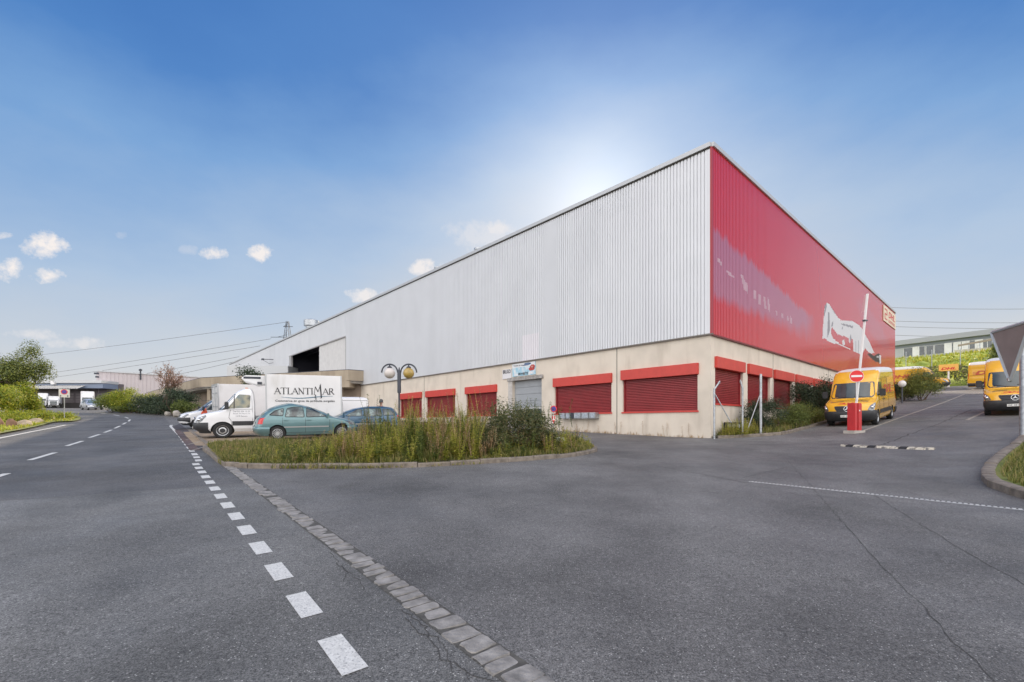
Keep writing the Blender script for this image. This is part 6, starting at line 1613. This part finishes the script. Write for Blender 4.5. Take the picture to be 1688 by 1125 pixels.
def stem_(m, b0, tp, w, rr, kind, h):
    s = Vector((w, 0, 0)); t_ = Vector((0, w, 0)); md = b0.lerp(tp, .55) + Vector((rr.gauss(0, .03), rr.gauss(0, .03), 0)) * h
    for q in (s, t_): m.face([b0 - q, b0 + q, md + q * .7, md - q * .7]); m.face([md - q * .7, md + q * .7, tp + q * .3, tp - q * .3])
    L = (tp - b0).length; n = int(L * (38 if kind != 'dry' else 60))
    for k in range(n):
        t = rr.uniform(.08, 1) if kind != 'dry' else rr.uniform(.40, 1.03)
        p = b0.lerp(md, t / .55) if t < .55 else md.lerp(tp, (t - .55) / .45); an = rr.uniform(0, 6.283); d = Vector((math.cos(an), math.sin(an), rr.uniform(-.1, .9))).normalized()
        sz = (.115 * (1.15 - t * .75) if kind != 'dry' else .034) * rr.uniform(.55, 1.35); sd = d.cross(Vector((0, 0, 1))).normalized() * sz * (.23 if kind != 'dry' else .5)
        if kind == 'dry': p = p + d * rr.uniform(0, .08) * (1.25 - t)
        m.face([p, p + d * sz * .5 + sd, p + d * sz - Vector((0, 0, sz * .25)), p + d * sz * .5 - sd])
def stalk(m, x, y, z, h, rr, kind, n=1):
    b0 = Vector((x, y, z))
    for k in range(n):
        a = rr.uniform(0, 6.283); ln = h * rr.uniform(.03, .30 if n > 1 else .2); hh = h * rr.uniform(.6, 1.0) if k else h
        stem_(m, b0, b0 + Vector((math.cos(a) * ln, math.sin(a) * ln, hh)), .005 + .003 * h, rr, kind, hh)
for kind, lm_, N, label, seed, thr, ph in (('weed', 'weed', 600, 'tall yellowish green weeds filling the middle of the traffic island', 5, -.4, 0.0), ('weed', 'mid', 400, 'darker green leafy weeds in the traffic island', 16, .0, 2.1), ('dry', 'dry', 250, 'dry brown seed heads standing among the tall weeds', 6, .1, 4.0)):
    rr = random.Random(seed); m = MB(); cnt = 0
    while cnt < N:
        x, y = rr.uniform(-9.0, 2.7), rr.uniform(11, 18.0)
        if not inpoly(ISLP, x, y) or edge_d(ISLP, x, y) < .14: continue
        if math.sin(x * 1.9 + ph) * math.cos(y * 1.3 + ph * .7) + rr.gauss(0, .35) < thr: continue
        w_ = wheight(x, y)
        if rr.random() > w_ * 1.0 + .04: continue
        h = w_ * rr.uniform(.40, .98) * (1.15 if kind == 'dry' else 1) * (.78 + .45 * (.5 + .5 * math.sin(x * 4.1 + ph) * math.sin(y * 3.1 + x)))
        if rr.random() < .13: h *= rr.uniform(1.25, 1.7)
        stalk(m, x, y, gz(x, y) + .08, h, rr, kind, rr.randint(2, 5)); cnt += 1
    stuff(m.build('weeds', LM[lm_]), label, 'weeds')
rr = random.Random(8); m = MB()
for k in range(500):
    p = cast(rr.uniform(385, 500), rr.uniform(752, 768)); leaf(m, Vector((p.x, p.y, p.z + .15 + rr.uniform(0, .14))), (0, 0, 1), .035, .9, rr)
stuff(m.build('flowers', LM['yellow_bits']), 'tiny yellow flowers at the front left of the island', 'flowers')
for i, (u, y, R3, n, s_) in enumerate(((856, 14.2, (1.4, 1.1, 1.0), 16000, 31), (802, 13.6, (.75, .7, .55), 5000, 32))):
    p = at(u, 700, y); bush('bush', ('big dark green bush at the right end of the traffic island', 'lower dark bush left of the big one among the weeds')[i], 'bush', p.x, p.y, R3, n, .07, 'bush', 22, s_, zc=R3[2] * .72, asp=.4)
rr = random.Random(44); m = MB()
for k in range(46):
    p = at(862 + rr.gauss(0, 34), 700, 15.0 + rr.uniform(-.5, .5)); stalk(m, p.x, p.y, gz(p.x, p.y) + .8, rr.uniform(.5, 1.0), rr, 'weed')
stuff(m.build('twigs', LM['mid']), 'thin leafy shoots sticking out of the big bush', 'shoots')
# right edge island
rr = random.Random(9); m = MB(); RP = [tuple(p) for p in RISL]; cnt = 0
while cnt < 5000:
    x, y = rr.uniform(8.5, 20), rr.uniform(7, 16)
    if not inpoly(RP, x, y) or edge_d(RP, x, y) < .2: continue
    blades(m, x, y, gz(x, y) + .10, .14, rr, 3, .008, .8); cnt += 1
stuff(m.build('grass', LM['grass']), 'short worn grass on the island at the right edge', 'grass')
# left verge
rr = random.Random(10); m = MB(); VP = [tuple(p) for p in VERGE]; cnt = 0
xs_ = [p[0] for p in VP]; ys_ = [p[1] for p in VP]
while cnt < 9000:
    x, y = rr.uniform(min(xs_), max(xs_)), rr.uniform(min(ys_), max(ys_))
    if not inpoly(VP, x, y) or edge_d(VP, x, y) < .25: cnt += .02; continue
    h = .18 + (.5 * max(0, rr.gauss(.5, .3)) if edge_d(VP, x, y) > 2.4 else .0)
    blades(m, x, y, gz(x, y) + .09, h, rr, 3, .035, .7); cnt += 1
stuff(m.build('grass', LM['yellow_grass']), 'sunlit yellow-green grass on the far-left verge', 'grass')
# low ground cover and bushes on the left
LG = 'sunlit bushes and trees at the far left'
for (nm, lb, u, y, R3, n, sz, lm, sd) in (
        ('bush', 'sunlit yellow-green bush filling the left edge', -14, 37, (2.6, 1.8, 1.9), 9000, .16, 'sunny', 51),
        ('bush', 'sunlit yellow-green bush just left of the square sign', 38, 42, (2.2, 1.6, 1.95), 9000, .15, 'sunny', 52),
        ('bush', 'low sunlit shrub directly under the square sign', 84, 42, (2.6, 1.3, .55), 2200, .13, 'sunny', 53),
        ('bush', 'low sunlit shrub in front of the left bushes', 22, 36, (2.4, 1.2, .60), 2200, .12, 'sunny', 54),
        ('bush', 'low sunlit shrub running into the grass behind the stones', 58, 39, (2.2, 1.2, .55), 1800, .12, 'sunny', 55)):
    p = at(u, 690, y); bush(nm, lb, 'bush', p.x, p.y, R3, n, sz, lm, 12, sd, LG, zc=R3[2] * .9)
p = at(8, 690, 43); tree('tree', 'tallest sunlit tree at the left edge, its top above the dock roof', p.x, p.y, 6.1, (3.0, 2.4, 2.7), 13000, .17, 'olive', 61, .16, LG)
p = at(42, 690, 44); tree('tree', 'darker tree with loose top beside the tallest one', p.x, p.y, 7.0, (1.9, 1.7, 2.3), 8000, .15, 'olive', 62, .12, LG, lumps=18)
# boulders
def boulder(label, x, y, sx, sy, sz, mt, seed, grp, rz=0):
    rr = random.Random(seed); bm = bmesh.new(); bmesh.ops.create_icosphere(bm, subdivisions=3, radius=1)
    pl_ = [(Vector((rr.gauss(0, 1), rr.gauss(0, 1), rr.gauss(0, 1))).normalized(), rr.uniform(.62, .9)) for _ in range(9)]
    for v in bm.verts:
        c = v.co.copy()
        for n, d in pl_:
            t = c.dot(n)
            if t > d: c -= n * (t - d) * .9
        c *= 1 + .05 * math.sin(c.x * 7 + seed) * math.sin(c.y * 6) + rr.gauss(0, .012)
        v.co = Vector((c.x * sx, c.y * sy, (c.z + .55) * sz))
    for f_ in bm.faces: f_.smooth = True
    me = bpy.data.meshes.new('boulder'); bm.to_mesh(me); bm.free(); me.materials.append(mt)
    o_ = bpy.data.objects.new('boulder', me); col.objects.link(o_); o_.location = (x, y, gz(x, y) + .05); o_.rotation_euler = (0, 0, rz); tag(o_, label, 'boulder', grp)
M_['rock_brown'] = mat('rock_brown', (.26, .15, .10), .9, noise=.35, nscale=2.5, bump=.7, bscale=9)
M_['rock_tan'] = mat('rock_tan', (.36, .29, .20), .9, noise=.3, nscale=2.5, bump=.7, bscale=9)
M_['rock_pale'] = mat('rock_pale', (.40, .37, .33), .9, noise=.25, nscale=2, bump=.7, bscale=7)
BG_ = 'boulders along the far-left verge'
for i, (u, v, w_, h_, mt, lb) in enumerate(((-4, 706, 20, 20, 'rock_brown', 'rust-brown boulder cut by the left edge'), (19, 707, 16, 17, 'rock_brown', 'dark upright brown boulder, second from the left edge'), (5, 693, 16, 12, 'rock_brown', 'brown boulder lying behind the two at the left edge'),
        (42, 704.5, 25, 11, 'rock_tan', 'flat tan boulder, nearest the white road line'), (60, 699.5, 22, 9, 'rock_tan', 'flat tan boulder behind and right of the first flat one'), (80, 694, 20, 12, 'rock_tan', 'rounded tan boulder under the low shrubs'))):
    p = cast(u, v); s_ = p.y / F; boulder(lb, p.x, p.y, w_ / 2 * s_ * .95, w_ / 2 * s_ * .7, h_ * s_ / 1.5, M_[mt], 70 + i, BG_)
BG2 = 'pale boulders below the hedge'
for i, (u, v, w_) in enumerate(((175, 676, 9), (194, 678, 12), (209, 679.5, 13), (222, 680, 10), (235, 681, 9), (250, 683, 12), (264, 683.5, 13), (277, 686, 10), (291, 688, 15), (301, 691, 9))):
    p = cast(u, v); s_ = p.y / F
    lb = ['smallest pale boulder, nearest the silver car', 'pale boulder, second from the silver car', 'pale boulder, third from the silver car', 'pale boulder, fourth from the silver car', 'pale boulder in the middle of the row below the hedge', 'pale boulder, fifth from the plain lorry', 'pale boulder, fourth from the plain lorry', 'pale boulder, third from the plain lorry', 'largest rounded white boulder, near the panel van', 'last small boulder beside the panel van'][i]
    boulder(lb, p.x, p.y, w_ / 2 * s_, w_ / 2 * s_ * .8, w_ * .72 * s_ / 1.5, M_['rock_pale'], 90 + i, BG2, i)
HG = 'bushes along the bend of the road'
for i, (u, y, R3, n, lm, lb) in enumerate(((182, 58, (2.6, 1.8, 1.5), 3200, 'mid', 'rounded bush nearest the silver car'), (202, 57, (3.0, 1.8, 1.75), 4200, 'sunny', 'bright yellow-topped bush before the pale hall'), (228, 56, (2.9, 1.8, 1.65), 4000, 'sunny', 'yellow-green bush left of the pinkish tree'),
        (250, 54, (2.6, 1.7, 1.5), 3400, 'dark', 'dark bush under the pinkish tree'), (286, 50, (2.9, 1.9, 1.95), 4600, 'dark', 'large dark bush left of the plain lorry'), (306, 48, (1.8, 1.2, 1.0), 1700, 'mid', 'low bush beside the panel van'), (262, 52, (2.6, 1.0, .6), 1600, 'dark', 'low dark undergrowth above the pale boulders'), (215, 55.5, (3.2, .9, .5), 1600, 'mid', 'low growth at the foot of the yellow bushes'))):
    p = at(u, 690, y); bush('bush', lb, 'bush', p.x, p.y, R3, int(n * 1.5), .16, lm, 16, 110 + i, HG, zc=R3[2] * .9)
def twig_tree(label, x, y, h, seed):
    rr = random.Random(seed); P = empty('tree', (x, y, gz(x, y)), 0, label, 'tree'); mt_ = MB(); ml = MB()
    def grow(a, d, L, r, lv):
        b = a + d * L; limb(mt_, a, b, r, r * .6, rr, 3)
        if lv >= 2:
            for k in range(9 if lv > 2 else 4): p = a.lerp(b, rr.random()) + Vector((rr.gauss(0, .16), rr.gauss(0, .16), rr.gauss(0, .14))); leaf(ml, p, (rr.gauss(0, 1), rr.gauss(0, 1), rr.gauss(0, 1)), .15, .6, rr)
        if lv < 4:
            for k in range(4 if lv < 2 else 3):
                a2 = rr.uniform(0, 6.283); sp = rr.uniform(.35, .85); q = (d + Vector((math.cos(a2) * sp, math.sin(a2) * sp, rr.uniform(-.1, .35)))).normalized(); grow(a.lerp(b, rr.uniform(.5, 1)), q, L * rr.uniform(.6, .85), r * .55, lv + 1)
    grow(Vector((0, 0, 0)), Vector((.05, 0, 1)), h * .36, .13, 0); ml.build('crown', LM['pink'], P); mt_.build('trunk', M_['bark'], P)
p = at(272, 690, 54); twig_tree('thin branching tree with sparse pinkish-brown leaves over the dark bushes', p.x, p.y, 6.0, 5)
p = at(411, 690, 34); tree('small_tree', 'dark leafy small tree behind the refrigerated box lorry', p.x, p.y, 4.6, (1.15, 1.0, 1.2), 1500, .13, 'dark', 131, .07)
# ---- planted strip along the red front
STR = [WW(-.0, -.05).xy, WW(1.0, -1.35).xy, WW(4, -2.0).xy, WW(10, -2.3).xy, WW(44, -2.9).xy, WW(45.5, -1).xy, WW(45.5, -.05).xy, WW(20, -.05).xy]
m = MB()
for a_, b2 in (([WW(t, -.04) for t in range(0, 46)], [WW(t, -min(2.3, .3 + 1.1 * t) - .012 * t) for t in range(0, 46)]),):
    for k in range(45):
        for j in range(3):
            q = [a_[k].lerp(b2[k], j / 3), a_[k].lerp(b2[k], (j + 1) / 3), a_[k + 1].lerp(b2[k + 1], (j + 1) / 3), a_[k + 1].lerp(b2[k + 1], j / 3)]
            m.face([on(c_.x, c_.y, .10) for c_ in q])
struct(m.build('planted_strip', M_['soil']), 'narrow planted strip at the foot of the red front')
m = MB(); kerb_run(m, [b2[k] for k in range(0, 46)], .14, .12, .9); struct(m.build('kerb', M_['kerb'], smooth=40), 'stone kerb of the planted strip')
rr = random.Random(14); m = MB()
for k in range(7000):
    t = rr.uniform(.3, 44); w_ = rr.uniform(.1, min(2.2, .2 + 1.0 * t)); c_ = WW(t, -w_); blades(m, c_.x, c_.y, gz(c_.x, c_.y) + .09, rr.uniform(.12, .35) * (1.5 if 5 < t < 12 else 1), rr, 3, .012, .8)
stuff(m.build('grass', LM['grass']), 'rough grass in the strip along the red front', 'grass')
SG = 'shrubs along the red front'
for i, (u, y, R3, n, sz, lm, lb) in enumerate(((1262, 21.7, (1.1, .8, .95), 10000, .07, 'dark', 'dark dense shrub right behind the thick steel post'), (1308, 22.3, (1.2, .8, .68), 8000, .065, 'mid', 'light green arching shrub between the dark shrub and the yellow van'), (1333, 23.6, (1.0, .8, .6), 5000, .065, 'olive', 'pale weedy shrub beside the van bumper'),
        (1342, 26.2, (1.5, 1.0, 1.4), 11000, .09, 'dark', 'tall dark shrub behind the yellow van, covering a shutter'), (1360, 29.5, (1.5, .9, 1.3), 7000, .10, 'dark', 'dark shrub further along, half behind the yellow van'))):
    p = at(u, 700, y); bush('shrub', lb, 'shrub', p.x, p.y, R3, n, sz, lm, 22, 150 + i, SG, zc=R3[2] * (.9 if i != 3 else 1.0), asp=.42)
for (u, y, R3, n, lm, lb, sd) in ((1521, 37.0, (1.75, 1.4, 1.4), 12000, 'olive', 'round grey-green shrub at the bend of the ramp', 161), (1487, 38.5, (1.3, 1.1, .95), 5000, 'dark', 'low dark shrub behind the white globe', 162)):
    p = at(u, 650, y); bush('shrub', lb, 'shrub', p.x, p.y, R3, n, .11, lm, 24, sd, zc=R3[2] * .85, asp=.4)
# weeds along the foot of the beige wall
rr = random.Random(15); m = MB()
for k in range(170):
    t = rr.uniform(.3, 14.5); w_ = rr.uniform(.03, .16); c_ = WW(-w_, t); blades(m, c_.x, c_.y, gz(c_.x, c_.y), rr.uniform(.05, .22), rr, 4, .008, .9)
for t in (.9, 1.2, 2.0, 2.3, 3.4, 4.6, 5.0, 6.1, 7.0, 7.6, 8.6, 9.4, 10.1):
    c_ = WW(-.12, t + rr.uniform(-.1, .1)); stalk(m, c_.x, c_.y, gz(c_.x, c_.y), rr.uniform(.3, .85), rr, 'dry')
stuff(m.build('weeds', LM['dry']), 'dry weeds growing along the foot of the beige wall', 'weeds')
rr = random.Random(16); m = MB()
for k in range(160): c_ = WW(rr.uniform(.2, 2.2), -rr.uniform(.3, 1.3)); stalk(m, c_.x, c_.y, gz(c_.x, c_.y) + .08, rr.uniform(.3, .75), rr, 'dry' if rr.random() < .5 else 'weed')
stuff(m.build('weeds', LM['weed']), 'brown and green weeds at the warehouse corner by the steel posts', 'weeds')
# hedge in front of the hill, low plants
P = empty('hedge', tuple(hill_o * 76.5), math.atan2(lat.y, lat.x), 'long dark hedge between the far vans and the grassy hill', 'hedge'); P.location.z = 0
m = MB(); rr = random.Random(17)
for k in range(16000):
    s_ = rr.uniform(-22, 42); zb_ = gz(*(hill_o * 76.5 + lat * s_).xy); h = 2.3 + .25 * math.sin(s_ * .9) + .15 * math.sin(s_ * 2.7); dz = rr.random() ** .6 * h; w_ = 1.0 * (1 - .3 * (dz / h) ** 3)
    leaf(m, Vector((s_, rr.choice((-1, -1, -1, 1)) * w_ * rr.uniform(.6, 1.05) if dz < h * .93 else rr.uniform(-w_, w_), zb_ + dz)), (rr.gauss(0, .4), -1, rr.gauss(.4, .5)), .24, .5, rr)
m.build('foliage', LM['bush'], P)
m = MB()
for k in range(-11, 21): m.tube([(k * 2, 0, gz(*(hill_o * 76.5 + lat * k * 2).xy) - .3), (k * 2 + .1, 0, gz(*(hill_o * 76.5 + lat * k * 2).xy) + 1.7)], .07, 5)
m.build('stem', M_['bark'], P)
rr = random.Random(18); m = MB()
for k in range(9000):
    q, s_ = rr.uniform(79, 119), rr.uniform(-34, 34); p = hill_o * q + lat * s_; blades(m, p.x, p.y, hz(q, s_) - .05, rr.uniform(.2, .7), rr, 3, .09, .8)
stuff(m.build('grass', LM['yellow_grass']), 'long sunlit grass on the hill', 'grass')
def conifer(label, x, y, z, h, r, seed):
    rr = random.Random(seed); P = empty('conifer', (x, y, z), 0, label, 'tree'); m = MB()
    for k in range(2200):
        t = rr.random() ** .8; a = rr.uniform(0, 6.283); rad = r * (1 - t) ** .8 * (.75 + .35 * math.sin(a * 5 + t * 22)) * rr.uniform(.5, 1.05); leaf(m, Vector((math.cos(a) * rad, math.sin(a) * rad, .4 + t * h)), (math.cos(a), math.sin(a), .6), .26, .4, rr)
    m.build('crown', LM['mid'], P); m = MB(); m.tube([(0, 0, -.3), (0, 0, h * .95)], [.14, .03], 7); m.build('trunk', M_['bark'], P)
p = at(1642, 606, 62); conifer('dark young conifer left of the triangular sign', p.x, p.y, p.z - .4, 4.0, 1.7, 3)
p = at(1660, 606, 60); conifer('second young conifer, hidden behind the triangular sign', p.x, p.y, p.z - .4, 3.2, 1.5, 4)
